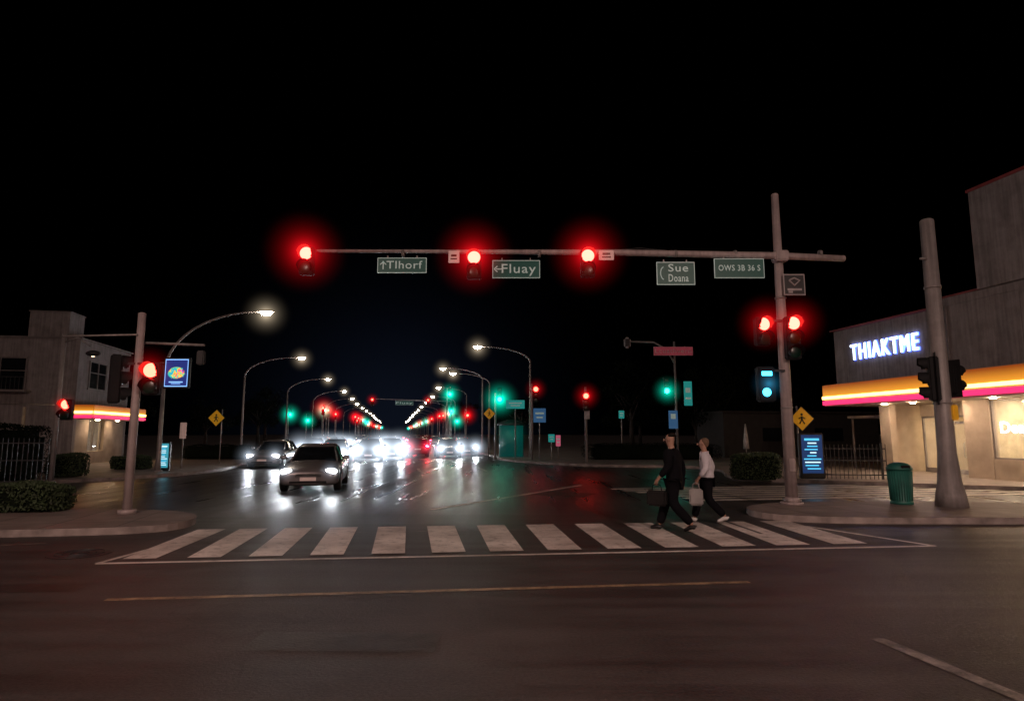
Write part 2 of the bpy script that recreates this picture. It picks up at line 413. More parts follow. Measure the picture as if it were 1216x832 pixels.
def name_sign(parent, c, w, h, txt, mat='sign_green', tmat='sign_white', arrow=None, tsize=None, rz=0, lines=None):
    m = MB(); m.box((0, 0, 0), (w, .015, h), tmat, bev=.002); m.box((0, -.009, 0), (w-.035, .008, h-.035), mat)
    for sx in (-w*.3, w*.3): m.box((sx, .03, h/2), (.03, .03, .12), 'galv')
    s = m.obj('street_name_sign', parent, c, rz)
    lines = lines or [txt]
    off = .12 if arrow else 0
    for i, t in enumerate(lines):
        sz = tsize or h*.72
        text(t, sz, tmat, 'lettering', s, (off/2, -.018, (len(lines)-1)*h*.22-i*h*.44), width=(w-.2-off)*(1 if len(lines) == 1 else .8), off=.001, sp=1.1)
    if arrow:
        a = MB(); k = h*.3; x0 = -w/2+.14
        if arrow == 'left':
            a.box((x0+.03, 0, 0), (k*1.3, .006, .025), tmat); a.box((x0-.06, 0, .035), (k*.8, .006, .025), tmat, ry=-.75); a.box((x0-.06, 0, -.035), (k*.8, .006, .025), tmat, ry=.75)
        elif arrow == 'up':
            a.box((x0, 0, 0), (.025, .006, k*1.8), tmat); a.box((x0-.035, 0, .05), (.1, .006, .022), tmat, ry=-.75); a.box((x0+.035, 0, .05), (.1, .006, .022), tmat, ry=.75)
        else:
            a.tube([(x0+.05-.1*math.cos(q), 0, .16*math.sin(q)) for q in [(-1.3+.26*j) for j in range(11)]], .015, tmat, 6)
        a.obj('arrow_symbol', s, (0, -.018, 0))
    return s
B = G(941, 605); BY = B.y
def loc(u, v, y=0): return P(u, v, BY+y)-B
B = B+Vector((0, 0, .13))
ts = thing('traffic_signal', 'tall pale steel mast-arm traffic signal with red lights over the crosswalk', 'traffic light', B)
top = loc(915, 232).z
m = MB(); m.tube([(0, 0, 0), (0, 0, 4), (0, 0, top)], [.14, .12, .085], 'pole', 20); m.tube([(0, 0, 0), (0, 0, .05)], .25, 'pole', 20)
m.tube([(0, 0, .05), (0, 0, .16)], [.19, .15], 'pole', 20); m.ell((0, 0, top), (.09, .09, .05), 'pole')
for q in range(4): m.tube([(.2*math.cos(q*1.57+.78), .2*math.sin(q*1.57+.78), .05), (.2*math.cos(q*1.57+.78), .2*math.sin(q*1.57+.78), .12)], .02, 'galv', 6)
m.box((0, -.13, .9), (.14, .03, .3), 'pole', bev=.01)
for q in (2.2, 4.85): m.tube([(0, 0, q), (0, 0, q+.05)], .135, 'galv', 18)
m.obj('pole', ts)
zr = loc(997, 309).z; xr = loc(997, 309).x; xl = loc(372, 300).x; zl = loc(372, 300).z
z0 = loc(920, 306).z
m = MB(); m.tube([(xr, -.16, zr), (0, -.16, z0), (loc(730, 302).x, -.16, loc(730, 302).z), (loc(560, 301).x, -.16, loc(560, 301).z), (xl, -.16, zl)], [.075, .085, .075, .05, .034], 'pole', 14)
m.box((0, -.1, z0), (.34, .3, .26), 'pole', bev=.03); m.tube([(loc(727, 303).x, -.16, z0), (loc(721, 303).x, -.16, z0)], .1, 'pole', 14)
for u in (800, 870, 640, 480, 970): m.tube([(loc(u, 303).x-.03, -.16, loc(u, 303.5).z), (loc(u, 303).x+.03, -.16, loc(u, 303.5).z)], .09, 'galv', 12)
m.ell((xr, -.16, zr), (.06, .08, .08), 'pole')
m.obj('mast_arm', ts)
m = MB(); ca = [(loc(u, v).x, -.1, loc(u, v).z) for u, v in ((720, 299), (760, 296), (800, 300), (850, 301), (912, 300))]
m.tube(ca, .012, 'dark', 6); m.obj('cable', ts)
for (u, v) in ((364, 301), (563, 306), (698, 304)):
    p = loc(u, v, -.4); signal_head(ts, (p.x, -.42, p.z-.17), 0, 'red', 'red_on', n=2, plate=False, glow=1.1, gk=.12)
    m = MB(); m.box((p.x, -.25, p.z), (.08, .2, .08), 'dark'); m.obj('bracket', ts)
p = loc(907, 393, -.3); signal_head(ts, (p.x, -.3, p.z-.0), .15, 'red', 'red_on', n=2, plate=False, glow=.8, gk=.07)
p = loc(941, 384, -.3); signal_head(ts, (p.x, -.34, p.z-.34), 0, 'red', 'red_on', plate=False, glow=.8, gk=.07)
for z in (4.3, 3.1): m = MB(); m.box((-.3, -.12, z), (.5, .05, .05), 'dark'); m.obj('bracket', ts)
p = loc(910, 456, -.25)
m = MB(); m.box((0, .1, 0), (.4, .22, .82), 'black', bev=.03); ph = m.obj('pedestrian_signal', ts, (p.x, -.3, p.z))
m = MB(); m.box((0, -.02, .245), (.24, .01, .1), 'cyan_on', bev=.004); m.obj('lens', ph)
m = MB(); m.dome((-.02, -.015, -.19), .1, .03, 'cyan_on'); m.obj('lens', ph); glow_ball(ph, (0, -.1, 0), .5, (.05, .55, 1.0), .02)
for (u, v, w, h) in ((539, 305, .26, .3), (720, 303, .36, .24)):
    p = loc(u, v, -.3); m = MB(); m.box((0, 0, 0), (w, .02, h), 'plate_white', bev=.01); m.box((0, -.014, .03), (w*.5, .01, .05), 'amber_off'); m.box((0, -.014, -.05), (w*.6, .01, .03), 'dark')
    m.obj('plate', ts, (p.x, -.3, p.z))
def corner_sign(u0, u1, v0, v1, *a, **k):
    c = loc((u0+u1)/2, (v0+v1)/2, -.2); w = loc(u1, v0, -.2).x-loc(u0, v0, -.2).x; h = loc(u0, v0, -.2).z-loc(u0, v1, -.2).z
    return name_sign(ts, (c.x, -.27, c.z), w, h, *a, **k)
corner_sign(449, 507, 307, 325, 'Tlhorf', arrow='up')
corner_sign(585, 641, 310, 331, 'Fluay', arrow='left')
corner_sign(779, 824, 312, 339, '', arrow='curve', lines=['Sue', 'Doana'], tsize=.26)
corner_sign(847, 906, 308, 331, 'OWS 3B 36 S', tsize=.2)
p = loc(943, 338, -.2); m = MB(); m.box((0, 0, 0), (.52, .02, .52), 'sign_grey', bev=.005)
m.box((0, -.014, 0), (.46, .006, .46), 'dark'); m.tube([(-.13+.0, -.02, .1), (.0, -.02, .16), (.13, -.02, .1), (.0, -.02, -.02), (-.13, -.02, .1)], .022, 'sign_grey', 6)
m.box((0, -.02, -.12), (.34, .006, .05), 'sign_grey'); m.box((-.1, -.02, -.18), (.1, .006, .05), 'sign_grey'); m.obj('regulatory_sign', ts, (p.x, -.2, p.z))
# ---- near big pole
g = G(1131, 608)+Vector((0, 0, .13))
bp_ = thing('traffic_signal', 'thick weathered steel signal pole with dark unlit signal heads', 'traffic light', g)
t_ = P(1100, 263, g.y).z-g.z
m = MB(); m.tube([(0, 0, 0), (0, 0, .25), (0, 0, .55), (0, 0, 1.2), (0, 0, t_)], [.33, .30, .24, .19, .15], 'galv', 24); m.ell((0, 0, t_), (.15, .15, .07), 'galv')
m.tube([(0, 0, 5.0), (0, 0, 5.06)], .18, 'galv', 20); m.tube([(-.15, -.1, 5.7), (-.3, -.1, 5.7)], .03, 'galv', 8); m.tube([(0, 0, 2.3), (0, 0, 2.34)], .2, 'galv', 20)
m.obj('pole', bp_)
for sx, r_ in ((-.27, 1.1), (.3, -1.2)): signal_head(bp_, (sx, 0, P(1120, 450, g.y).z-g.z), r_+math.pi, None, plate=True, n=3 if sx < 0 else 2)
m = MB(); m.box((.12, -.2, P(1130, 490, g.y).z-g.z), (.12, .1, .34), 'sign_yellow', bev=.02); m.obj('push_button_box', bp_)
# ---- near left pole
g = G(150, 617)+Vector((0, 0, .13)); LY = g.y
def ll(u, v): return P(u, v, LY)-g
lp = thing('traffic_signal', 'slim pale signal pole with short arms on the paved corner', 'traffic light', g)
t_ = ll(167, 373).z
m = MB(); m.tube([(0, 0, 0), (0, 0, t_)], [.09, .075], 'pole', 18); m.tube([(0, 0, 0), (0, 0, .08)], .17, 'pole', 18); m.ell((0, 0, t_), (.08, .08, .04), 'pole'); m.obj('pole', lp)
m = MB(); m.tube([(0, -.1, ll(165, 398).z), (ll(78, 399).x, -.1, ll(78, 400).z)], .02, 'galv', 8); m.tube([(0, .1, ll(170, 406).z), (ll(240, 408).x, .1, ll(240, 409).z)], .028, 'galv', 8)
m.box((ll(236, 425).x, .1, ll(236, 424).z), (.16, .12, .3), 'dark', bev=.02); m.obj('mast_arm', lp)
p = ll(181, 440); signal_head(lp, (p.x+.03, -.1, p.z-.17), .1, 'red', 'red_far', n=2, plate=False, glow=.6, gk=.045)
p = ll(143, 450); signal_head(lp, (p.x, 0, p.z), 2.2, None, plate=False)
m = MB(); m.box((.0, -.05, ll(143, 432).z), (.5, .05, .05), 'dark'); m.obj('bracket', lp)
# ---- far generic post signals
def post_signal(base, top, headz, color, label, rz=0, group=None, n=3, head_dx=0.0, plate=False, glow=.8, gk=.06):
    e = thing('traffic_signal', label, 'traffic light', base, rz, group)
    m = MB(); m.tube([(0, .15, 0), (0, .15, top)], [.08, .07], 'galv', 12); m.tube([(0, .15, 0), (0, .15, .1)], .14, 'galv', 12); m.obj('pole', e)
    mt = {'red': 'red_far', 'green': 'green_on'}[color]
    dz = {'red': (n*.34)/2-.17, 'green': -((n*.34)/2-.17)}[color]
    signal_head(e, (head_dx, -.05, headz-dz), 0, color, mt, n=n, plate=plate, glow=glow, gk=gk)
    if head_dx: m = MB(); m.box((head_dx/2, .12, headz), (abs(head_dx), .05, .05), 'dark'); m.obj('bracket', e)
    return e
b = G(697, 552); s1 = post_signal(b, P(697, 459, b.y).z, P(695, 470, b.y).z, 'red', 'post-mounted traffic signal showing red at a far corner', glow=1.0, gk=.09)
m = MB(); m.box((.05, .05, P(700, 492, b.y).z), (.3, .03, .5), 'sign_grey'); m.obj('regulatory_sign', s1)
b = G(632, 548); post_signal(b, P(632, 455, b.y).z, P(636, 462, b.y).z, 'red', 'post-mounted traffic signal showing red at a far corner', head_dx=.25, glow=.9, gk=.07)
b = G(56, 575, .13); e = post_signal(b, P(62, 395, b.y).z-.13, P(72, 480, b.y).z-.13, 'red', 'post-mounted signal showing red beside an iron fence', head_dx=.4, n=2, glow=.5, gk=.03)
zt = P(62, 395, b.y).z-.13
m = MB(); m.tube([(0, .15, zt-.3), (.5, .1, zt-.15), (.95, .1, zt-.45)], .03, 'galv', 8); m.ell((1.05, .1, zt-.68), (.24, .16, .1), 'dark'); m.obj('lamp_arm', e)
m = MB(); m.ell((1.05, .1, zt-.73), (.15, .11, .05), 'lamp_dim', z1=.2); m.obj('lamp', e)
b = G(806, 549); e = post_signal(b, P(803, 405, b.y).z, P(792, 464, b.y).z, 'green', 'signal post showing green with curved arm and street name plates', head_dx=-.6, glow=1.1, gk=.14)
zt = P(803, 405, b.y).z; xa = P(745, 400, b.y).x-b.x
m = MB(); m.tube([(0, .15, zt-1.4), (-.5, .1, zt-.5), (-1.3, .1, zt-.05), (xa, .1, zt)], .06, 'galv', 8); m.box((xa, .1, zt-.1), (.4, .4, .7), 'sign_grey', bev=.12); m.box((xa-.02, -.12, zt-.1), (.28, .05, .45), 'dark'); m.obj('camera_arm', e)
p = P(799, 417, b.y)-b; name_sign(e, (p.x, -.1, p.z), 2.45, .55, 'Lcuathvern', mat='sign_pink', tmat='sign_grey')
m = MB(); m.box((0, 0, 0), (.5, .03, 1.5), 'sign_teal'); m.box((0, -.02, .2), (.3, .01, .3), 'sign_white'); m.box((0, -.02, -.3), (.36, .01, .12), 'sign_white'); q = P(817, 467, b.y)-b; m.obj('banner', e, (q.x, 0, q.z))
m = MB(); m.box((0, 0, 0), (.55, .03, 1.1), 'sign_blue'); m.box((0, -.02, .2), (.3, .01, .3), 'sign_white'); q = P(799, 498, b.y)-b; m.obj('banner', e, (q.x, -.1, q.z))
for (u, vb, vh, c) in ((340, 533, 492, 'green'), (588, 545, 474, 'green'), (552, 532, 493, 'red'), (362, 530, 499, 'green'), (530, 535, 468, 'green'), (381, 531, 487, 'green'), (540, 530, 500, 'green')):
    b = G(u, vb); post_signal(b, P(u, vh-8, b.y).z, P(u+5, vh, b.y).z, c, 'post-mounted traffic signal showing %s along the avenue' % c, group='traffic signals along the avenue', head_dx=.3, n=3, glow=1.6, gk=.30)
proto = {c: post_signal(R(-9.2 if c == 'red' else 8, 92), 5.4, 5.0, c, 'distant traffic signal showing %s along the avenue' % c, group='traffic signals along the avenue', glow=1.8, gk=.35) for c in ('red', 'green')}
for i in range(26):
    s = 80+i*13+random.uniform(-3, 3); left = i % 2 == 0
    c = random.choice(['red', 'red', 'green'] if left else ['green', 'green', 'red'])
    copy_thing(proto[c], R((-9.2 if left else 8.2)+random.uniform(-.5, 2.5 if left else .3), s, random.uniform(-.2, .0)), 0)
for i in range(24):
    s = 105+i*11; c = random.choice(['red', 'red', 'green'])
    copy_thing(proto[c], R(random.choice([-8.6, -7.6, 7.6, 8.6]), s), 0)
b = R(8.3, 96); e = thing('traffic_signal', 'distant mast-arm signal spanning the avenue with two red lights', 'traffic light', b, RZ_ROAD)
m = MB(); m.tube([(0, 0, 0), (0, 0, 7)], .12, 'galv', 10); m.obj('pole', e); m = MB(); m.tube([(0, 0, 6.6), (-12, 0, 6.9)], [.09, .05], 'galv', 8); m.obj('mast_arm', e)
for x in (-11.7, -3.5): signal_head(e, (x, -.2, 6.4), 0, 'red', 'red_far', glow=1.2, gk=.12)
name_sign(e, (-7, -.1, 6.3), 2.6, .6, 'Fluay')
# ------------------------------------------------------------------ street lamps
def street_lamp(base, rz, h=7.6, arm=4.0, label='tall grey street lamp with a curved arm over the avenue', lens='lamp_on', group='street lamps along the avenue', rise=1.6, glow=1.2, gk=.075):
    e = thing('street_lamp', label, 'street lamp', base, rz, group)
    m = MB(); m.tube([(0, 0, 0), (0, 0, .5), (0, 0, h-rise)], [.13, .1, .07], 'galv', 12); m.tube([(0, 0, 0), (0, 0, .06)], .2, 'galv', 12); m.obj('pole', e)
    pts = []
    for i in range(11):
        a = i/10; pts.append((arm*(1-math.cos(a*math.pi/2)), 0, h-rise+rise*math.sin(a*math.pi/2)))
    m = MB(); m.tube(pts, [.065-.03*i/10 for i in range(11)], 'galv', 10); m.obj('arm', e)
    m = MB(); m.ell((arm+.25, 0, h), (.42, .16, .09), 'galv', z0=-.2); m.obj('lamp_housing', e)
    m = MB(); m.ell((arm+.3, 0, h-.02), (.26, .13, .15), lens, z1=.1); m.obj('lamp', e)
    if glow: glow_ball(e, (arm+.3, 0, h-.1), glow, HC['lamp'], gk)
    return e
g = G(187, 560, .13)
L1 = street_lamp(g, .0, h=P(300, 370, g.y).z-.13, arm=4.0, rise=2.6, label='tall street lamp with curved arm and a lit picture board')
L1b = P(212, 443, g.y)-g
m = MB(); m.box((0, 0, 0), (1.15, .14, 1.35), 'dark', bev=.02); m.box((-.62, .0, .45), (.3, .05, .05), 'galv'); m.box((-.62, .0, -.45), (.3, .05, .05), 'galv'); bo = m.obj('sign_board', L1, (L1b.x, -.1, L1b.z))
def picture(name):
    m, nt, b = newmat(name); n = nt.nodes; L = nt.links
    tc = n.new('ShaderNodeTexCoord'); w = n.new('ShaderNodeTexNoise'); w.inputs['Scale'].default_value = 6; w.inputs['Detail'].default_value = 3; w.inputs['Distortion'].default_value = 1.0
    L.new(tc.outputs['Object'], w.inputs['Vector']); cr = n.new('ShaderNodeValToRGB')
    cols = [(.38, (.02, .3, .5)), (.45, (.02, .5, .2)), (.5, (.8, .5, .05)), (.56, (.9, .08, .04)), (.63, (.6, .06, .5)), (.7, (.1, .2, .8))]
    cr.color_ramp.elements[0].color = (.02, .05, .3, 1)
    for pz, c in cols: q = cr.color_ramp.elements.new(pz); q.color = c+(1,)
    cr.color_ramp.elements[-1].color = (.02, .02, .2, 1)
    mp = n.new('ShaderNodeMapping'); mp.inputs['Scale'].default_value = (2.5, 0, 3.6); L.new(tc.outputs['Object'], mp.inputs['Vector'])
    ln = n.new('ShaderNodeVectorMath'); ln.operation = 'LENGTH'; L.new(mp.outputs['Vector'], ln.inputs[0])
    ad = n.new('ShaderNodeMath'); ad.operation = 'MULTIPLY_ADD'; L.new(w.outputs['Fac'], ad.inputs[0]); ad.inputs[1].default_value = .9; L.new(ln.outputs['Value'], ad.inputs[2])
    mk = n.new('ShaderNodeMapRange'); mk.inputs['From Min'].default_value = 1.25; mk.inputs['From Max'].default_value = 1.4; L.new(ad.outputs[0], mk.inputs['Value'])
    mx = n.new('ShaderNodeMixRGB'); L.new(mk.outputs['Result'], mx.inputs['Fac']); L.new(cr.outputs['Color'], mx.inputs['Color1']); mx.inputs['Color2'].default_value = (.012, .02, .12, 1)
    L.new(w.outputs['Fac'], cr.inputs['Fac']); L.new(mx.outputs['Color'], b.inputs['Emission Color']); b.inputs['Emission Strength'].default_value = 1.6
    b.inputs['Base Color'].default_value = (.01, .01, .01, 1); return m
pm = picture('lit_picture'); M['frame_blue'] = emi('lit_frame', (.25, .5, 1), 1.4)
m = MB(); m.add([(-.5, -.075, -.6), (.5, -.075, -.6), (.5, -.075, .6), (-.5, -.075, .6)], [[0, 1, 2, 3]], 'frame_blue'); m.obj('lit_border', bo)
m = MB(); m.add([(-.47, -.08, -.56), (.47, -.08, -.56), (.47, -.08, .56), (-.47, -.08, .56)], [[0, 1, 2, 3]], pm); pp = m.obj('picture_panel', bo)
m = MB(); m.box((0, -.088, -.4), (.6, .006, .05), 'frame_blue'); m.box((0, -.088, -.47), (.4, .006, .03), 'frame_blue'); m.obj('printed_lines', pp)
LL = street_lamp(R(-11.6, 52, .13), RZ_ROAD, arm=3.9)
for i in range(2, 16): copy_thing(LL, R(-11.6+random.uniform(-.3, .3), 32+i*20, .13), RZ_ROAD)
LR = street_lamp(R(9.2, 43, .13), RZ_ROAD+math.pi, arm=3.4, h=7.6, rise=1.0)
for i in range(1, 16): copy_thing(LR, R(9.4+random.uniform(-.3, .3), 43+i*20, .13), RZ_ROAD+math.pi)
copy_thing(LR, R(7.9, 58, .13), RZ_ROAD+math.pi)
for (x, y, rz, en) in ((-13, -5, .3, 1150), (12, -4, 2.9, 1150)):  # unseen lamps added behind the camera to brighten the near road
    e = street_lamp((x, y, 0), rz, h=9.5, arm=4, label='added unseen street lamp lighting the near road', group='added lamps lighting the near road', glow=0)
    ld = bpy.data.lights.new('added_area_light', 'AREA'); ld.shape = 'DISK'; ld.size = .9; ld.energy = en; ld.color = (1, .66, .56)
    lo = bpy.data.objects.new('added_lamp_light', ld); COL.objects.link(lo); lo.parent = e; lo.location = (4.3, 0, 9.3); lo.rotation_euler = (.45, 0, 0) if x < 0 else (-.45, 0, 0)
# ------------------------------------------------------------------ signs and totems
def diamond(base, c, size, label):
    e = thing('warning_sign', label, 'sign', base)
    h = c.z-base.z
    m = MB(); m.tube([(0, .04, 0), (0, .04, h+size*.5)], .035, 'galv', 8); m.obj('post', e)
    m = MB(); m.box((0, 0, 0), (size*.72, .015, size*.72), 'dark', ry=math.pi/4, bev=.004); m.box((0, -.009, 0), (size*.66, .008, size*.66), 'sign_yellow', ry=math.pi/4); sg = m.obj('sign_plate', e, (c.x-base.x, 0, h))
    k = size
    m = MB(); m.ell((0, -.02, .17*k), (.05*k, .006, .05*k), 'dark'); m.tube([(0, -.02, .1*k), (.0, -.02, -.04*k)], .04*k, 'dark', 6)
    m.tube([(0, -.02, -.03*k), (.1*k, -.02, -.2*k)], .025*k, 'dark', 6); m.tube([(0, -.02, -.03*k), (-.1*k, -.02, -.2*k)], .025*k, 'dark', 6)
    m.tube([(0, -.02, .08*k), (.13*k, -.02, .0)], .02*k, 'dark', 6); m.tube([(0, -.02, .08*k), (-.13*k, -.02, .0)], .02*k, 'dark', 6); m.obj('walking_figure_symbol', sg)
    return e
b = G(951, 565, .13); diamond(b, P(952, 497, b.y), .98, 'yellow diamond pedestrian warning sign on a thin post')
b = G(260, 550, .13); diamond(b, P(257, 496, b.y), .95, 'small yellow diamond pedestrian warning sign on a thin post')
b = G(580, 545, .13); diamond(b, P(581, 491, b.y), .8, 'small yellow diamond pedestrian warning sign on a thin post')
def totem(base, w, h, label, cols):
    e = thing('advertising_display', label, 'advertising display', base)
    m = MB(); m.box((0, 0, h/2), (w, .18, h), 'dark', bev=.03); m.obj('casing', e)
    m = MB(); m.box((0, -.095, h*.54), (w*.84, .01, h*.84), cols[0]); sc_ = m.obj('screen', e)
    m = MB(); random.seed(3)
    m.box((-.0, -.106, h*.86), (w*.6, .006, h*.05), cols[1])
    for i in range(9):
        ww = random.uniform(.25, .7)*w; m.box((random.uniform(-.05, .05)*w, -.106, h*(.78-.07*i)), (ww, .006, h*.028), cols[1] if i % 3 else cols[2])
    m.obj('printed_lines', sc_)
    return e
M['scr_dark'] = emi('screen_dark_blue', (.01, .04, .14), .8); M['scr_cyan'] = emi('screen_cyan', (.1, .6, .95), 1.1); M['scr_white'] = emi('screen_white', (.6, .85, 1), 1.3); M['scr_teal'] = emi('screen_teal', (.05, .35, .45), .9)
b = G(965, 568, .13); totem(b, .9, P(965, 514, b.y).z-.13, 'upright lit advertising display with a dark blue screen', ('scr_dark', 'scr_cyan', 'scr_white'))
b = G(194, 559, .13); totem(b, .52, P(194, 525, b.y).z-.13, 'small upright lit advertising display with a pale cyan screen', ('scr_teal', 'scr_white', 'scr_cyan'))
b = G(215, 556, .13); e = thing('information_sign', 'slim white information sign on a thin post', 'sign', b)
m = MB(); m.tube([(0, 0, 0), (0, 0, P(215, 505, b.y).z)], .03, 'galv', 8); m.obj('post', e); m = MB(); m.box((0, -.04, P(215, 511, b.y).z-.13), (.3, .03, .75), 'plate_white', bev=.01); m.obj('sign_plate', e)
M['pinkp'] = emi('pink_panel', (.8, .15, .25), .45)
for (u, v, w, h, mt) in ((641, 493, .8, .9, 'sign_blue'), (612, 480, 1.2, .55, 'sign_teal'), (655, 520, .4, .5, 'sign_teal'), (663, 523, .3, .7, 'pinkp'), (739, 492, .35, .5, 'sign_teal')):
    b = G(u, 545, .13); e = thing('information_sign', 'small lit %s information sign on a post' % ('pink' if mt == 'pinkp' else 'blue-green'), 'sign', b, group='small lit signs along the avenue')
    z = P(u, v, b.y).z-.13
    m = MB(); m.tube([(0, 0, 0), (0, 0, z)], .04, 'galv', 8); m.obj('post', e); m = MB(); m.box((0, -.05, z), (w, .05, h), mt, bev=.01); m.box((0, -.08, z+h*.15), (w*.7, .01, h*.12), 'sign_white'); m.box((0, -.08, z-h*.15), (w*.5, .01, h*.1), 'sign_white'); m.obj('sign_plate', e)
b = G(607, 542, .13); e = thing('kiosk', 'rounded advertising column with teal light painted in as glow', 'kiosk', b)
M['tealglow'] = emi('teal_painted_glow', (.0, .3, .26), .12)  # teal wash is emission put into the drum, not cast light
m = MB(); m.tube([(0, 0, 0), (0, 0, 2.2)], .85, 'tealglow', 24); m.obj('drum', e); m = MB(); m.tube([(0, 0, 2.2), (0, 0, 2.35), (0, 0, 2.6)], [1.0, 1.0, .3], 'dark', 24); m.obj('roof', e)
glow_ball(e, (0, -.6, 1.6), 1.6, HC['green'], .03)
# ------------------------------------------------------------------ litter bin, hedges, fences
g = G(1071, 598, .13)
e = thing('litter_bin', 'green ribbed metal litter bin with a domed lid', 'litter bin', g)
m = MB(); m.tube([(0, 0, 0), (0, 0, .06), (0, 0, .08), (0, 0, .78)], [.24, .24, .22, .25], 'bin', 28)
for i in range(28):
    a = i*2*math.pi/28; m.tube([(.225*math.cos(a), .225*math.sin(a), .08), (.255*math.cos(a), .255*math.sin(a), .76)], .009, 'bin', 5)
m.obj('drum', e); m = MB(); m.tube([(0, 0, .78), (0, 0, .84)], .275, 'bin', 28); m.ell((0, 0, .84), (.26, .26, .12), 'bin', 24, 6, z0=0); m.box((0, -.25, .86), (.2, .05, .07), 'black', bev=.01); m.obj('lid', e)
def hedge(base, size, label, n=2600, mat='leaf', rz=0):
    m = MB(); sx, sy, sz = size
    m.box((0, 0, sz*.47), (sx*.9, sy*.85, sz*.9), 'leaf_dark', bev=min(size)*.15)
    for i in range(n):
        ax = random.choice([0, 0, 1, 2, 2]); p = [random.uniform(-.5, .5) for _ in range(3)]; 
        p[ax] = (-.5 if (ax == 1 or random.random() < .5) and ax != 2 else .5)
        r = math.sqrt(sum((abs(q)*2)**6 for q in p))**(1/3)
        p = [q/max(r, .9)*random.uniform(.9, 1.06) for q in p]
        c = Vector((p[0]*sx, p[1]*sy, (p[2]+.5)*sz)); c.z = max(c.z, .02)
        c += Vector((math.sin(c.x*5), 0, math.sin(c.x*4+c.y*3)))*.03
        a = Vector((random.gauss(0, 1), random.gauss(0, 1), random.gauss(0, 1))).normalized(); b2 = a.orthogonal().normalized()
        s = random.uniform(.025, .05)
        m.add([c-a*s, c+b2*s*.5, c+a*s, c-b2*s*.5], [[0, 1, 2, 3]], mat)
    return finish(m.obj('hedge', loc=base, rz=rz, recalc=False), label, 'hedge')
a, b = G(877, 571, .13), G(932, 571, .13); hedge((a+b)/2+Vector((0, .5, 0)), ((b-a).length, 1.0, P(900, 539, a.y).z-.13), 'clipped square green hedge on the pavement', 3500)
a, b = G(58, 567, .13), G(99, 565, .13); hedge((a+b)/2, ((b-a).length, 1.0, .85), 'clipped low green hedge beside the fence')
a, b = G(135, 558, .13), G(175, 556, .13); hedge((a+b)/2, ((b-a).length, .9, .6), 'low dark hedge in front of the shop')
a, b = G(215, 546, .13), G(300, 544, .13); hedge((a+b)/2, ((b-a).length, 1.2, .9), 'long low dark hedge along the pavement', 2600, 'leaf_dark')
a, b = G(-70, 609, .13), G(60, 609, .13); hedge((a+b)/2+Vector((0, .4, 0)), ((b-a).length, .9, P(30, 576, a.y).z-.13), 'dark rounded bush beside the corner kerb', 4000)
a, b = G(-80, 572, .13), G(52, 570, .13); hedge((a+b)/2, ((b-a).length, 1.6, 1.9), 'tall dark shrub hedge behind the iron fence', 4500, 'leaf_dark')
a, b = G(700, 546, .13), G(870, 548, .13); hedge((a+b)/2+Vector((0, 2, 0)), ((b-a).length, 1.2, 1.0), 'long dark hedge behind the far corner', 3500, 'leaf_dark')
def fence(a, b, h, label):
    m = MB(); L = (b-a).length; ang = math.atan2(b.y-a.y, b.x-a.x)
    for z in (.15, h*.55, h-.12): m.box((L/2, 0, z), (L, .03, .04), 'dark')
    n = int(L/.14)
    for i in range(n+1):
        x = L*i/n; post = i % 14 == 0
        m.box((x, 0, h/2 if not post else h/2+.05), (.02 if not post else .07,)*2+(h if not post else h+.1,), 'dark')
        m.tube([(x, 0, h), (x, 0, h+.06)], [.018, .002], 'dark', 5)
    return finish(m.obj('iron_fence', loc=a, rz=ang), label, 'fence')
fence(G(978, 568, .13), G(1054, 569, .13), 1.2, 'black iron railing fence beside the shop')
fence(G(-120, 580, .13), G(54, 577, .13), 1.45, 'black iron railing fence beside the signal post')
b = G(887, 548, .13); e = thing('closed_parasol', 'closed white parasol on a thin stand', 'parasol', b)
m = MB(); m.tube([(0, 0, 0), (0, 0, 2.2)], .03, 'galv', 8); m.tube([(0, 0, 0), (0, 0, .08)], .25, 'dark', 12); m.obj('stand', e)
m = MB(); m.tube([(0, 0, .75), (0, 0, 1.2), (0, 0, 2.2)], [.17, .15, .03], 'bag_white', 10); m.obj('canopy', e)
# ------------------------------------------------------------------ trees
def tree_proto(loc_, h, r, seed, label):
    random.seed(seed)
    e = thing('tree', label, 'tree', loc_, 0, 'dark trees behind the street')
    m = MB(); top = Vector((random.uniform(-.3, .3), random.uniform(-.3, .3), h*.55))
    m.tube([(0, 0, 0), (top.x*.5, top.y*.5, h*.28), top], [.24, .17, .12], 'bark', 10)
    ends = []
    for i in range(8):
        a = i*math.pi/4+random.uniform(-.3, .3); q = top+Vector((math.cos(a)*r*.6, math.sin(a)*r*.6, h*random.uniform(.05, .3)))
        st = top*random.uniform(.6, 1); m.tube([st, (st+q)/2+Vector((0, 0, .2)), q], [.09, .06, .02], 'bark', 6); ends.append(q)
    m.obj('trunk', e)
    m = MB(); clumps = ends+[Vector((random.gauss(0, r*.45), random.gauss(0, r*.45), h*random.uniform(.5, .98))) for _ in range(14)]
    for c in clumps:
        cr = random.uniform(.45, .95)*r*.45
        for k in range(130):
            d = Vector((random.gauss(0, 1), random.gauss(0, 1), random.gauss(0, .8))); d = d.normalized()*cr*random.uniform(.5, 1.05)
            p = c+d; a = Vector((random.gauss(0, 1), random.gauss(0, 1), random.gauss(0, 1))).normalized(); b2 = a.orthogonal().normalized(); s = random.uniform(.08, .17)
            m.add([p-a*s, p+b2*s*.5, p+a*s, p-b2*s*.5], [[0, 1, 2, 3]], 'leaf_dark')
    m.obj('crown', e, recalc=False)
    return e
T1 = tree_proto(R(20, 52, .13), 7.5, 3, 5, 'dark leafy tree behind the far corner'); T2 = tree_proto(R(14, 70, .13), 6, 2.6, 9, 'dark leafy tree behind the far corner')
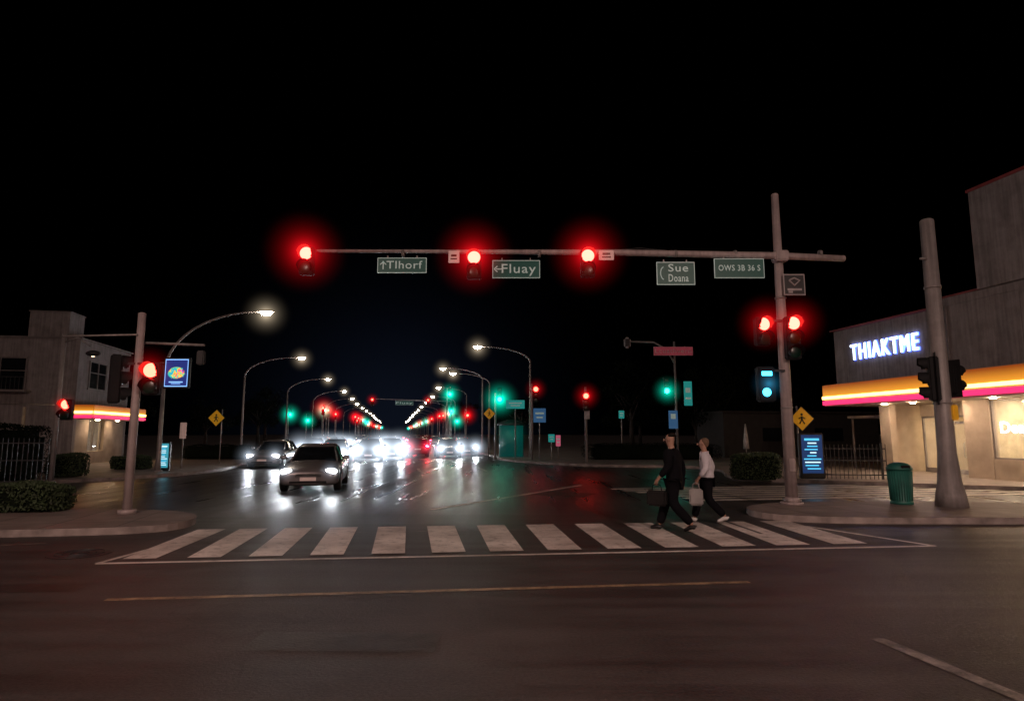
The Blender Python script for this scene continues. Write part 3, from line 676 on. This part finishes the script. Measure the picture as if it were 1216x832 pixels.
random.seed(21)
for (l, s) in ((27, 50), (33, 56), (24, 62), (16, 86), (18, 110), (13, 130), (30, 75), (-18, 66), (-21, 50), (-17, 85), (-20, 105), (-16, 130), (22, 44), (-30, 60), (39, 62)):
    c = copy_thing(random.choice((T1, T2)), R(l, s, .13), random.uniform(0, 6)); k = random.uniform(.8, 1.15); c.scale = (k, k, k)
# ------------------------------------------------------------------ right building
bm_, nt, bb = newmat('canopy_orange'); tc = nt.nodes.new('ShaderNodeTexCoord'); sx = nt.nodes.new('ShaderNodeSeparateXYZ'); cr = nt.nodes.new('ShaderNodeValToRGB')
nt.links.new(tc.outputs['Generated'], sx.inputs[0]); nt.links.new(sx.outputs['Z'], cr.inputs['Fac']); nt.links.new(cr.outputs['Color'], bb.inputs['Emission Color'])
cr.color_ramp.elements[0].position = .42; cr.color_ramp.elements[0].color = (1, .40, .03, 1); cr.color_ramp.elements[1].position = .95; cr.color_ramp.elements[1].color = (.28, .05, .003, 1)
bb.inputs['Emission Strength'].default_value = .95; bb.inputs['Base Color'].default_value = (.3, .1, .02, 1); M['band_orange'] = bm_
M['band_yellow'] = emi('canopy_yellow_neon', (1, .66, .16), 5)
M['band_pink'] = emi('canopy_magenta_neon', (1, .03, .17), 1.3)
M['int_wall'] = pbr('interior_wall', (.6, .5, .34), .8)
M['int_light'] = emi('interior_ceiling_light', (1, .78, .46), 14)
M['soffit_light'] = emi('soffit_light', (1, .74, .52), 420)
M['letter'] = emi('letter_white', (.8, .9, 1), 4)
M['letter_halo'] = emi('letter_blue_edge', (.06, .12, 1), 8)
gm, nt, bb = newmat('shop_glass'); bb.inputs['Roughness'].default_value = .02; bb.inputs['Base Color'].default_value = (.9, .95, .95, 1); bb.inputs['Alpha'].default_value = .12; M['glass'] = gm
M['merch'] = pbr('merchandise', (.3, .25, .2), .7, nscale=4, namt=.8)
O = Vector((15.05, 29.2, .0))
RB = thing('shop_building', 'pale stucco shop with lit orange canopy band and glowing white sign', 'building', O, math.atan2(-D.y, -D.x))
ZB, ZT, ZR = 3.0, 3.98, 6.45
m = MB()
m.box((7.0, 5.2, (ZT+ZR)/2), (14, 10.4, ZR-ZT), 'stucco')
m.box((10.0, 4.95, ZR+.16), (8.2, 9.9, .3), 'stucco')
m.box((11.2, 2.6, 8.5), (7.0, 5.6, 3.5), 'stucco')
m.box((1.6, 1.15, 1.5), (.6, .3, 3.0), 'stucco_warm')
m.box((6.05, 1.15, 1.5), (1.05, .3, 3.0), 'stucco_warm')
m.box((10.25, 1.15, .425), (7.3, .3, .85), 'stucco_warm'); m.box((10.25, 1.15, 2.98), (7.3, .3, .04), 'stucco_warm')
m.box((9.95, 1.15, 1.9), (.12, .3, 2.1), 'trim')
m.box((1.45, 5.7, 1.5), (.3, 8.8, 3.0), 'stucco_warm'); m.box((7.6, 10.2, 1.5), (12, .3, 3.0), 'stucco_warm')
m.box((3.7, 2.6, 2.75), (3.55, .2, .5), 'stucco_warm')
m.obj('wall', RB)
m = MB(); m.box((11.2, 2.6, 10.3), (7.1, 5.7, .1), 'coping'); m.box((2.95, 4.95, ZR+.03), (5.95, 10.3, .06), 'coping'); m.box((10, 4.93, ZR+.34), (8.3, 10.0, .06), 'coping'); m.obj('coping', RB)
m = MB()
for x in (2.9, 5.85, 9.0): m.box((x, -.003, (ZT+ZR)/2), (.03, .012, ZR-ZT-.1), 'trim')
m.tube([(6.2, -.05, ZT+.05), (6.2, -.05, ZR)], .04, 'trim', 8); m.obj('facade_joint', RB)
m = MB(); m.box((6.9, 4.8, (ZB+ZT)/2), (14.3, 10.6, ZT-ZB-.01), 'stucco_warm'); cn = m.obj('canopy', RB)
m = MB()
for (z, h, mt, o) in ((ZT-.28, .5, 'band_orange', .02), (ZB+.38, .13, 'band_yellow', .05), (ZB+.15, .2, 'band_pink', .04)):
    m.box((6.9, -.52-o, z), (14.32+2*o, .04, h), mt); m.box((-.27-o, 4.78, z), (.04, 10.6, h), mt)
m.obj('neon_band', cn)
m = MB()
for x in (2.4, 3.9, 5.4, 7.4, 8.9, 10.4): m.tube([(x, .35, ZB-.03), (x, .35, ZB+.0)], .09, 'soffit_light', 14)
m.obj('soffit_light', cn)
e = MB(); e.box((3.25, 2.6, 1.22), (.06, .06, 2.3), 'trim'); 
for x in (1.95, 3.1, 4.25, 5.4): e.box((x, 2.6, 1.25), (.07, .08, 2.5), 'trim')
e.box((3.7, 2.6, 2.46), (3.5, .08, .08), 'trim'); e.box((2.5, 2.6, .2), (1.1, .06, .25), 'trim'); e.obj('window_frame', RB)
d = MB(); d.box((3.68, 2.58, 1.15), (1.06, .05, 2.2), 'glass'); d.box((3.2, 2.57, 1.15), (.07, .07, 2.2), 'sign_grey'); d.box((4.15, 2.57, 1.15), (.07, .07, 2.2), 'sign_grey'); d.box((3.68, 2.57, 2.2), (.9, .07, .1), 'sign_grey'); d.box((3.68, 2.57, .2), (.9, .07, .2), 'sign_grey'); do = d.obj('door', RB)
d = MB(); d.tube([(4.02, 2.5, .8), (4.02, 2.45, .85), (4.02, 2.45, 1.35), (4.02, 2.5, 1.4)], .015, 'rim', 8); d.obj('handle', do)
w = MB(); w.box((2.5, 2.6, 1.4), (1.1, .01, 2.1), 'glass'); w.obj('window', RB); w = MB(); w.box((4.85, 2.6, 1.3), (1.1, .01, 2.3), 'glass'); w.obj('window', RB)
w = MB(); w.box((11.9, 1.12, 1.9), (3.7, .01, 2.1), 'glass'); w.obj('window', RB)
w = MB(); w.box((8.25, 1.12, 1.9), (3.3, .01, 2.1), 'glass'); ww = w.obj('window', RB)
f = MB()
for x in (6.62, 8.9, 9.85): f.box((x, 1.1, 1.9), (.06, .1, 2.1), 'trim')
f.box((8.25, 1.1, .88), (3.3, .12, .06), 'trim'); f.obj('frame', ww)
text('Dea', .56, 'letter', 'window_lettering', ww, (6.85, 1.09, 1.95), align='LEFT', off=.008)
i_ = MB(); i_.box((8, 5.5, .09), (12.5, 8.2, .04), 'int_wall'); i_.box((4.2, 5.6, 1.5), (5.2, .1, 2.9), 'int_wall'); i_.box((10, 3.6, 1.5), (7.3, .1, 2.9), 'int_wall'); i_.box((6.4, 3.4, 1.5), (.1, 4.2, 2.9), 'int_wall'); i_.obj('interior_wall', RB)
i_ = MB(); i_.box((3.9, 4.0, 2.93), (2.6, 1.2, .04), 'int_light'); i_.obj('ceiling_light', RB); i_ = MB(); i_.box((9.5, 2.4, 2.9), (5, .8, .04), 'int_light'); i_.obj('ceiling_light', RB)
i_ = MB(); random.seed(4)
for k in range(16): i_.box((6.9+k*.38, 3.0+random.uniform(-.3, .2), .1+random.uniform(.3, .8)), (.25, .3, random.uniform(.5, 1.3)), 'merch')
for z in (.9, 1.4, 1.9): i_.box((9, 3.4, z), (5, .3, .04), 'trim')
for k in range(6): i_.box((2.4+k*.5, 5.3, .8), (.3, .3, random.uniform(.9, 1.6)), 'merch')
i_.obj('display_shelf', RB)
i_ = MB(); i_.tube([(8.0, 1.8, .9), (8.0, 1.8, 1.1)], [.12, .16], 'trim', 10)
for k in range(40):
    a = random.uniform(0, 6.3); i_.tube([(8.0, 1.8, 1.1), (8.0+.15*math.cos(a), 1.8+.15*math.sin(a), 1.3), (8.0+.32*math.cos(a), 1.8+.3*math.sin(a), 1.3+random.uniform(-.1, .25))], [.008, .012, .002], 'leaf', 4)
i_.obj('potted_plant', RB)
sg = text('THIAKTME', .98, 'letter', 'shop_sign', RB, (3.0, -.09, 5.3), width=3.7, ext=.02, off=0, sp=1.22)
text('THIAKTME', .98, 'letter_halo', 'letter_edge', sg, (0, 0, -.06), rot=(0, 0, 0), width=3.76, ext=.01, off=.022, sp=1.22)
m = MB(); m.box((-.6, 3.5, 2.55), (2.8, 3, .12), 'stucco'); m.tube([(-1.9, 2.2, 0), (-1.9, 2.2, 2.5)], .05, 'trim', 8); m.tube([(-1.9, 4.8, 0), (-1.9, 4.8, 2.5)], .05, 'trim', 8); m.obj('awning', RB)
g = R(28, 40); wb = thing('building', 'low dark annexe wall behind the railing', 'building', g, RZ_ROAD)
m = MB(); m.box((0, 2, 1.6), (12, 4, 3.2), 'annexe'); m.obj('wall', wb)
for x in (-2, 2): m = MB(); m.box((x, -.02, 1.7), (2.2, .06, .9), 'glass_dark'); m.obj('window', wb)
m = MB(); m.box((0, 2, 3.25), (12.3, 4.3, .1), 'annexe'); m.obj('roof', wb)
# ------------------------------------------------------------------ left building
O2 = Vector((-22.7, 32.9, 0)); LB = thing('shop_building', 'two-storey pale stucco shop with lit canopy band and dark upstairs windows', 'building', O2, RZ_D)
H = 6.7
m = MB()
m.box((3.25, 7.0, (3.25+H)/2), (6.5, 14, H-3.25), 'stucco')
m.box((.15, 7, 1.6), (.3, 14, 3.25), 'stucco'); m.box((6.35, 7, 1.6), (.3, 14, 3.25), 'stucco'); m.box((1.0, .15, 1.6), (1.4, .3, 3.25), 'stucco_warm')
m.box((4.9, .15, 1.6), (2.6, .3, 3.25), 'stucco_warm'); m.box((2.65, .15, .4), (1.9, .3, .8), 'stucco_warm'); m.box((2.65, .15, 2.9), (1.9, .3, .7), 'stucco_warm')
m.box((.9, 1.6, H+.7), (1.6, 1.9, 1.4), 'stucco'); m.obj('wall', LB)
m = MB(); m.box((3.25, 7.0, H+.03), (6.7, 14.2, .08), 'trim'); m.box((.9, 1.6, H+1.43), (1.7, 2.0, .06), 'trim'); m.obj('roof', LB)
m = MB(); m.box((3.4, -.45, 2.88), (6.9, .9, .74), 'stucco_warm'); cn = m.obj('canopy', LB)
m = MB()
for (z, h, mt, o) in ((3.1, .28, 'band_orange', .02), (2.86, .13, 'band_yellow', .05), (2.64, .16, 'band_pink', .04)):
    m.box((3.4, -.92-o, z), (6.95, .04, h), mt); m.box((-.07-o, -.45, z), (.04, .9, h), mt)
m.obj('neon_band', cn)
M['soffit_small'] = emi('soffit_light_small', (1, .74, .5), 120)
for x in (1.5, 4): m = MB(); m.tube([(x, -.5, 2.48), (x, -.5, 2.5)], .1, 'soffit_small', 12); m.obj('soffit_light', cn)
m = MB(); m.box((2.65, .2, 1.68), (1.9, .01, 1.75), 'glass'); wn = m.obj('window', LB); m = MB()
for x in (1.73, 2.65, 3.57): m.box((x, .18, 1.68), (.05, .08, 1.75), 'trim')
m.obj('frame', wn)
m = MB(); m.box((2.65, 2.3, 1.6), (5.5, .1, 3), 'int_wall'); m.obj('interior_wall', LB); m = MB(); m.box((2.65, 1.3, 3.0), (3, .5, .04), 'int_light'); m.obj('ceiling_light', LB)
m = MB()
for k in range(7): m.box((1.8+k*.28, 1.8, .9), (.16, .2, random.uniform(.6, 1.5)), 'merch')
m.obj('display_shelf', LB)
def dark_window(parent, c, w, h, axis):
    m = MB()
    if axis == 'y': m.box(c, (w, .06, h), 'glass_dark')
    else: m.box(c, (.06, w, h), 'glass_dark')
    o = m.obj('window', parent); m = MB()
    for (dx, dz, sw, sh) in ((0, h/2, w+.1, .08), (0, -h/2, w+.16, .1), (-w/2, 0, .08, h), (w/2, 0, .08, h), (0, 0, .05, h), (0, h*.1, w, .04)):
        if axis == 'y': m.box((c[0]+dx, c[1]-.02, c[2]+dz), (sw, .09, sh), 'trim')
        else: m.box((c[0]-.02, c[1]+dx, c[2]+dz), (.09, sw, sh), 'trim')
    m.obj('frame', o)
dark_window(LB, (2.2, 0, 4.9), 2.0, 1.5, 'y'); dark_window(LB, (0, 3.6, 4.8), 2.4, 1.7, 'x'); dark_window(LB, (0, 8, 4.8), 2.2, 1.7, 'x'); dark_window(LB, (0, 4.5, 1.7), 2.2, 1.3, 'x')
m = MB(); m.box((-.35, 3.6, 3.9), (.7, 3, .1), 'trim')
for k in range(16): m.box((-.68, 2.15+k*.193, 4.25), (.02, .02, .65), 'dark')
m.box((-.68, 3.6, 4.6), (.04, 3, .04), 'dark'); m.obj('balcony', LB)
# ------------------------------------------------------------------ cars
def paint(name, col): return pbr(name, col, .25, .3, nscale=2, namt=.05, spec=.6)
M['car_silver'] = paint('silver_paint', (.24, .22, .22)); M['car_dark'] = paint('dark_paint', (.03, .03, .035)); M['car_red'] = paint('red_paint', (.35, .01, .015)); M['car_white'] = paint('white_paint_car', (.5, .5, .5))
def loft_car():
    st = [(-2.27, .60, .32, .56), (-2.24, .74, .25, .63), (-2.12, .84, .21, .70), (-1.85, .885, .19, .78), (-1.3, .90, .19, .87), (-.9, .905, .19, .93), (0, .91, .19, .95), (1.2, .905, .19, .985), (1.75, .89, .2, 1.0), (2.1, .84, .23, .98), (2.24, .76, .28, .9), (2.28, .62, .34, .78)]
    vs = []; fs = []
    for (y, w, zl, zt) in st:
        zm = zl+(zt-zl)*.55
        ring = [(0, zl), (-w*.9, zl), (-w*.985, zl+.1), (-w, zm), (-w*.97, zt-.1), (-w*.86, zt-.025), (-w*.5, zt+.015), (0, zt+.03), (w*.5, zt+.015), (w*.86, zt-.025), (w*.97, zt-.1), (w, zm), (w*.985, zl+.1), (w*.9, zl)]
        vs += [(x, y, z) for x, z in ring]
    k = 14
    for i in range(len(st)-1):
        for j in range(k): fs.append([i*k+j, i*k+(j+1) % k, (i+1)*k+(j+1) % k, (i+1)*k+j])
    fs.append(list(range(k))[::-1]); fs.append([(len(st)-1)*k+j for j in range(k)])
    me = bpy.data.meshes.new('b'); me.from_pydata(vs, [], fs)
    bm = bmesh.new(); bm.from_mesh(me); bmesh.ops.recalc_face_normals(bm, faces=bm.faces); bm.to_mesh(me); bm.free()
    o = bpy.data.objects.new('b', me); COL.objects.link(o)
    sm = o.modifiers.new('s', 'SUBSURF'); sm.levels = 2; sm.render_levels = 2
    cut = MB()
    for y in (-1.42, 1.38):
        for sx in (-1, 1): cut.tube([(sx*.66, y, .34), (sx*1.1, y, .34)], .385, 'black', 28)
    co = cut.obj('cut'); bo = o.modifiers.new('x', 'BOOLEAN'); bo.object = co; bo.operation = 'DIFFERENCE'; bo.solver = 'EXACT'
    bpy.context.view_layer.update()
    out = bpy.data.meshes.new_from_object(o.evaluated_get(bpy.context.evaluated_depsgraph_get()))
    bpy.data.objects.remove(o); bpy.data.objects.remove(co)
    out.materials.clear(); out.materials.append(M['car_silver']); 
    for p in out.polygons: p.use_smooth = True; p.material_index = 0
    return out
CARMESH = loft_car()
def make_car(loc_, rz, label, headmat='head_on'):
    e = thing('car', label, 'car', loc_, rz, 'cars driving along the avenue')
    b = bpy.data.objects.new('body', CARMESH); COL.objects.link(b); b.parent = e
    def ring(z, yf, yr, wf, wr):
        pts = []
        for (x, y) in ((-wf*.6, yf-.05), (-wf*.92, yf+.06), (-wf-.0, yf+.3), (-(wf+wr)/2-.03, (yf+yr)/2), (-wr, yr-.3), (-wr*.9, yr-.05), (-wr*.6, yr+.03)):
            pts.append((x, y, z))
        return pts+[(-x, y, z) for (x, y, z) in pts[::-1]]
    r0 = ring(.90, -1.02, 1.78, .77, .74); r1 = ring(1.33, -.36, 1.22, .61, .59); r2 = ring(1.42, -.12, 1.0, .52, .5); n = 14
    g_ = MB(); g_.add(r0+r1, [[i, (i+1) % n, n+(i+1) % n, n+i] for i in range(n)], 'glass_dark', True); g_.obj('window', e)
    rf = MB(); rf.add(r1+r2, [[i, (i+1) % n, n+(i+1) % n, n+i] for i in range(n)]+[list(range(n, 2*n))], 'car_silver', True)
    for i in (1, 3, 5): 
        for idx in (i, 13-i): rf.tube([Vector(r0[idx]), Vector(r1[idx])], .028 if i != 3 else .022, 'car_silver' if i != 3 else 'black', 6)
    rf.obj('roof', e)
    for sx in (-1, 1):
        for y in (-1.42, 1.38):
            t = MB(); t.tube([(sx*.68, y, .33), (sx*.70, y, .33), (sx*.87, y, .33), (sx*.89, y, .33)], [.28, .325, .325, .29], 'rubber', 28); wh = t.obj('wheel', e)
            q = MB(); q.tube([(sx*.885, y, .33), (sx*.9, y, .33)], [.2, .19], 'rim', 20)
            for k in range(5):
                a = k*1.2566; q.box((sx*.9, y+.1*math.cos(a), .33+.1*math.sin(a)), (.02, .16, .05), 'rim', rx=a)
            q.obj('rim', wh)
        h = MB(); h.ell((sx*.64, -2.13, .64), (.17, .1, .075), headmat); h.obj('headlight', e)
        h = MB(); h.ell((sx*.63, -2.2, .38), (.07, .05, .04), 'head_soft'); h.obj('fog_light', e)
        h = MB(); h.ell((sx*.66, 2.18, .82), (.17, .08, .075), 'tail_on'); h.obj('tail_light', e)
        h = MB(); h.ell((sx*.97, -.72, 1.0), (.1, .06, .07), 'car_silver'); h.tube([(sx*.85, -.72, .95), (sx*.95, -.72, .98)], .02, 'black', 6); h.obj('wing_mirror', e)
    f_ = MB(); f_.box((0, -2.24, .52), (.78, .06, .13), 'black', bev=.02); f_.box((0, -2.24, .33), (1.1, .06, .09), 'black', bev=.02)
    for z in (.49, .52, .55): f_.box((0, -2.275, z), (.74, .01, .008), 'rim')
    f_.obj('grille', e)
    for y, z in ((-2.285, .42), (2.285, .62)): f_ = MB(); f_.box((0, y, z), (.46, .01, .1), 'plate_white'); f_.obj('number_plate', e)
    return e
def set_paint(e, matname):
    for ch in e.children:
        if ch.name.split('.')[0] in ('body', 'roof', 'wing_mirror'):
            for sl in ch.material_slots:
                if sl.material == M['car_silver']: sl.link = 'OBJECT'; sl.material = M[matname]
def car_glow_balls(e, rad, k, away=False):  # added glow balls painting bloom on headlights and tail lights
    for sx in (-1, 1):
        glow_ball(e, (sx*.64, 2.3 if away else -2.3, .82 if away else .66), rad, HC['tail' if away else 'white'], k)
car0 = make_car(R(-2.5, 22.1), RZ_ROAD, 'silver saloon car with headlights on approaching the crosswalk', 'head_soft')
car1 = make_car(R(-6.3, 36.3), RZ_ROAD-.12, 'pale saloon car with headlights on beside the kerb', 'head_on')
def cc(l, s, away, paintn, label, rad=0, k=0):
    c = copy_thing(car1, R(l, s), RZ_ROAD+(math.pi if away else 0), label=label); set_paint(c, paintn); todo.append((c, rad, k, away))
todo = [(car0, .45, .03, False), (car1, .9, .07, False)]
Q = 'dark saloon car with glaring headlights in the queue'
cc(-3.6, 41, 0, 'car_dark', Q, 1.4, .28)
cc(-1.6, 43, 0, 'car_dark', Q, 1.6, .5)
cc(-.2, 45.5, 0, 'car_dark', Q, 1.8, .65)
cc(1.7, 50, 1, 'car_red', 'red saloon car with glowing tail lights driving away', 1.1, .2)
cc(3.9, 48, 0, 'car_dark', Q, 1.4, .32); cc(5.6, 52, 0, 'car_dark', Q, 1.4, .32)
random.seed(12)
for i in range(9):
    for l in (-6.3, -3.4, -.4):
        s = 52+i*11+random.uniform(-3, 3)
        if random.random() < .75: cc(l+random.uniform(-.2, .2), s, 0, random.choice(['car_dark', 'car_silver', 'car_white']), 'distant saloon car with headlights on in the avenue traffic', 1.8, .4 if i < 4 else 0)
    for l in (2.6, 5.6):
        s = 66+i*13+random.uniform(-3, 3)
        if random.random() < .6: cc(l, s, random.random() < .7, random.choice(['car_dark', 'car_silver', 'car_red']), 'distant saloon car in the avenue traffic')
for (c, rad, k, aw) in todo:
    if k: car_glow_balls(c, rad, k, aw)
# ------------------------------------------------------------------ people
def skin_part(name, chains, mat, parent, sub=2):
    vs = []; es = []; rs = []
    def idx(p):
        for i, v in enumerate(vs):
            if (Vector(v)-Vector(p[:3])).length < 1e-4: return i
        vs.append(p[:3]); rs.append((p[3], p[4] if len(p) > 4 else p[3])); return len(vs)-1
    for ch in chains:
        pr = None
        for p in ch:
            i = idx(p)
            if pr is not None and pr != i: es.append((pr, i))
            pr = i
    me = bpy.data.meshes.new(name); me.from_pydata(vs, es, [])
    o = bpy.data.objects.new(name, me); COL.objects.link(o); bpy.context.view_layer.objects.active = o
    md = o.modifiers.new('k', 'SKIN'); md.use_smooth_shade = True
    for i, s in enumerate(me.skin_vertices[0].data): s.radius = rs[i]; s.use_root = (i == 0)
    sb = o.modifiers.new('s', 'SUBSURF'); sb.levels = sub; sb.render_levels = sub
    bpy.context.view_layer.update()
    out = bpy.data.meshes.new_from_object(o.evaluated_get(bpy.context.evaluated_depsgraph_get())); bpy.data.objects.remove(o)
    out.materials.clear(); out.materials.append(M[mat])
    for p in out.polygons: p.use_smooth = True; p.material_index = 0
    q = bpy.data.objects.new(name, out); COL.objects.link(q); q.parent = parent; return q
def hand(wr, dr, side, r=.0095):
    wr = Vector(wr); dr = Vector(dr).normalized(); palm = wr+dr*.07
    ch = [[tuple(wr)+(.026,), tuple(palm)+(.034, .02)]]
    for i, L in enumerate((.07, .078, .073, .058)):
        off = Vector((0, (i-1.5)*.019, 0)); k = palm+dr*.03+off
        ch.append([tuple(palm)+(.034, .02), tuple(k)+(r,), tuple(k+dr*L*.45+Vector((side*-.012, 0, 0)))+(r,), tuple(k+dr*L*.75+Vector((side*-.035, 0, .0)))+(r*.8,)])
    th = wr+dr*.03+Vector((side*-.01, .035, 0)); ch.append([tuple(wr)+(.026,), tuple(th)+(r*1.1,), tuple(th+dr*.045+Vector((side*-.015, .012, 0)))+(r,)])
    return ch
def person(base, rz, label, H, sh, arms, legs, suit, trou, hairm, shoe, long_hair=False, lean=.03):
    k = H/1.75; e = thing('person', label, 'person', base, rz)
    S = lambda p: tuple(c*k for c in p)
    pelvis = (0, 0, .94, .13, .10)
    torso = [pelvis, (0, lean*.3, 1.1, .12, .09), (0, lean*.7, 1.28, .15, .1), (0, lean, 1.42, .09, .07), (0, lean+.01, 1.49, .052), (0, lean+.03, 1.56, .062, .07), (0, lean+.035, 1.64, .08, .095), (0, lean+.02, 1.715, .06, .07), (0, lean+.02, 1.74, .03, .035)]
    low = .78 if suit == 'suit' else .88
    ch = [torso]; jk = [[(0, 0, low, .22*sh, .17), (0, 0, .98, .195*sh, .15), (0, lean*.3, 1.1, .185*sh, .14), (0, lean*.7, 1.28, .22*sh, .16), (0, lean, 1.41, .165*sh, .12), (0, lean+.01, 1.48, .072)]]
    tr = [[(0, 0, .93, .15, .13)]]
    for side, (el, wr) in arms.items():
        s = -1 if side == 'L' else 1
        shp = (s*.19*sh, lean, 1.40, .058)
        ch.append([(0, lean*.7, 1.28, .15, .1), shp, el+(.042,), wr+(.028,)])
        for c in hand(wr, Vector(wr)-Vector(el)+Vector((0, 0, -.12)), s): ch.append(c)
        mid = tuple((Vector(el)+Vector(wr)*6)/7)
        jk.append([(0, lean*.7, 1.28, .22*sh, .16), shp[:3]+(.095,), el+(.074,), mid+(.056,)])
    for side, (kn, an) in legs.items():
        s = -1 if side == 'L' else 1
        hp = (s*.09, 0, .86, .085)
        ch.append([pelvis, hp, kn+(.052,), an+(.034,)])
        am = Vector(an)*.95+Vector(kn)*.05; kt = tuple((Vector(hp[:3])+Vector(kn))/2)
        tr.append([(0, 0, .93, .15, .13), hp[:3]+(.122,), kt+(.115,), kn+(.095,), tuple(am)+(.08,)])
    sc2 = lambda chs: [[S(p) for p in c] for c in chs]
    skin_part('body', sc2(ch), 'skin', e); skin_part('jacket' if suit == 'suit' else 'sweater', sc2(jk), suit, e); skin_part('trousers', sc2([c for c in tr if len(c) > 1]), trou, e)
    hc = [(0, lean-.015, 1.67, .086, .095), (0, lean+.005, 1.73, .076, .086), (0, lean+.01, 1.76, .03)]
    if long_hair: hc = [(0, lean-.05, 1.56, .05, .03), (0, lean-.03, 1.62, .07, .07)]+hc
    skin_part('hair', sc2([hc]), hairm, e)
    m = MB(); m.ell(S((0, lean+.14, 1.625)), S((.012, .02, .022)), 'skin', 8, 6); m.obj('nose', e)
    for sx in (-1, 1):
        m = MB(); m.ell(S((sx*.086, lean+.03, 1.635)), S((.01, .018, .03)), 'skin', 8, 6); m.obj('ear', e)
        m = MB(); m.ell(S((sx*.03, lean+.122, 1.65)), S((.012, .008, .007)), 'dark', 8, 6); m.obj('eye', e)
    m = MB(); m.ell(S((0, lean+.118, 1.585)), S((.025, .008, .006)), 'coping', 8, 6); m.obj('mouth', e)
    for side, (kn, an) in legs.items():
        a = Vector(an); flat = a.z < .1; 
        toe = a+Vector((0, .17, -.05 if flat else -.095)); toe.z = max(toe.z, .03); heel = a+Vector((0, -.05, -.045 if flat else -.03))
        skin_part('shoe', sc2([[tuple(a)+(.05,), tuple(heel)+(.045, .04)], [tuple(a)+(.05,), tuple((a+toe)/2+Vector((0, 0, -.01)))+(.05, .04), tuple(toe)+(.045, .03)]]), shoe, e)
    return e
mb_ = G(803, 631)
man = person(mb_, math.radians(58), 'person in a black suit walking with a bag in hand', 1.76, 1.08,
       {'L': ((-.28, .02, 1.15), (-.28, .2, .95)), 'R': ((.28, -.06, 1.14), (.27, -.06, .88))},
       {'R': ((.08, .2, .51), (.06, .33, .085)), 'L': ((-.08, .02, .5), (-.07, -.33, .14))}, 'suit', 'trouser', 'hair_dark', 'shoe_black')
wb_ = G(842, 621)
wom = person(wb_, math.radians(70), 'person in a pale top and black trousers carrying a white bag', 1.66, .9,
       {'L': ((-.22, .0, 1.14), (-.23, .16, .93)), 'R': ((.22, -.1, 1.15), (.21, -.02, .9))},
       {'R': ((.08, .19, .51), (.07, .3, .085)), 'L': ((-.08, .0, .5), (-.07, -.34, .15))}, 'top', 'trouser', 'hair_grey', 'shoe_white', True)
def bag(pers, rz, local, size, mat, label, name):
    w = Matrix.Translation(pers.location) @ Matrix.Rotation(rz, 4, 'Z')
    p = w @ Vector(local); e = thing(name, label, 'bag', p, rz)
    sx, sy, sz = size
    m = MB(); m.box((0, 0, -sz/2-.12), (sx, sy, sz), mat, bev=.03); m.box((0, 0, -.12-sz*.12), (sx+.008, sy*.9, .02), mat); m.obj('bag_body', e)
    m = MB(); m.tube([(0, -sy*.25, -.13), (0, -sy*.2, -.03), (0, 0, 0), (0, sy*.2, -.03), (0, sy*.25, -.13)], .009, mat, 6); m.obj('handle', e)
bag(man, math.radians(58), (-.28, .24, .86), (.13, .36, .27), 'leather', 'black leather handbag held by the walking person', 'handbag')
bag(wom, math.radians(70), (-.225, .21, .80), (.10, .26, .32), 'bag_white', 'white shopping bag held by the walking person', 'shopping_bag')
# ------------------------------------------------------------------ world, light, camera
w = bpy.data.worlds.new('World'); sc.world = w; w.use_nodes = True; nt = w.node_tree; n = nt.nodes; L = nt.links
bg = n['Background']; sky = n.new('ShaderNodeTexSky'); sky.sky_type = 'NISHITA'; sky.sun_disc = False
sky.sun_elevation = math.radians(-8); sky.sun_rotation = math.radians(170)
tc = n.new('ShaderNodeTexCoord'); dt = n.new('ShaderNodeVectorMath'); dt.operation = 'DOT_PRODUCT'; dt.inputs[1].default_value = tuple(D)
L.new(tc.outputs['Generated'], dt.inputs[0])
mx = n.new('ShaderNodeMath'); mx.operation = 'MAXIMUM'; L.new(dt.outputs['Value'], mx.inputs[0]); mx.inputs[1].default_value = 0
pw = n.new('ShaderNodeMath'); pw.operation = 'POWER'; L.new(mx.outputs[0], pw.inputs[0]); pw.inputs[1].default_value = 70
gl = n.new('ShaderNodeVectorMath'); gl.operation = 'SCALE'; gl.inputs[0].default_value = (.0035, .005, .010); L.new(pw.outputs[0], gl.inputs['Scale'])
sk = n.new('ShaderNodeVectorMath'); sk.operation = 'SCALE'; L.new(sky.outputs['Color'], sk.inputs[0]); sk.inputs['Scale'].default_value = .002
ad = n.new('ShaderNodeVectorMath'); ad.operation = 'ADD'; L.new(gl.outputs[0], ad.inputs[0]); L.new(sk.outputs[0], ad.inputs[1])
L.new(ad.outputs[0], bg.inputs['Color']); bg.inputs['Strength'].default_value = 1
sd = bpy.data.lights.new('fill_sun', 'SUN'); sd.energy = .10; sd.angle = math.radians(12); sd.color = (1, .8, .76)  # dim warm fill added for distant walls; the night is moonless
so = bpy.data.objects.new('fill_sun', sd); COL.objects.link(so); so.rotation_euler = (math.radians(48), 0, math.radians(-12))
cam = bpy.data.cameras.new('camera'); co = bpy.data.objects.new('camera', cam); COL.objects.link(co)
cam.sensor_width = 36; cam.lens = F/1216*36; cam.clip_end = 3000; cam.clip_start = .05
co.location = (0, 0, CZ); co.rotation_euler = (math.pi/2+PITCH, 0, 0); sc.camera = co
sc.view_settings.view_transform = 'Standard'; sc.view_settings.look = 'None'; sc.view_settings.exposure = 0
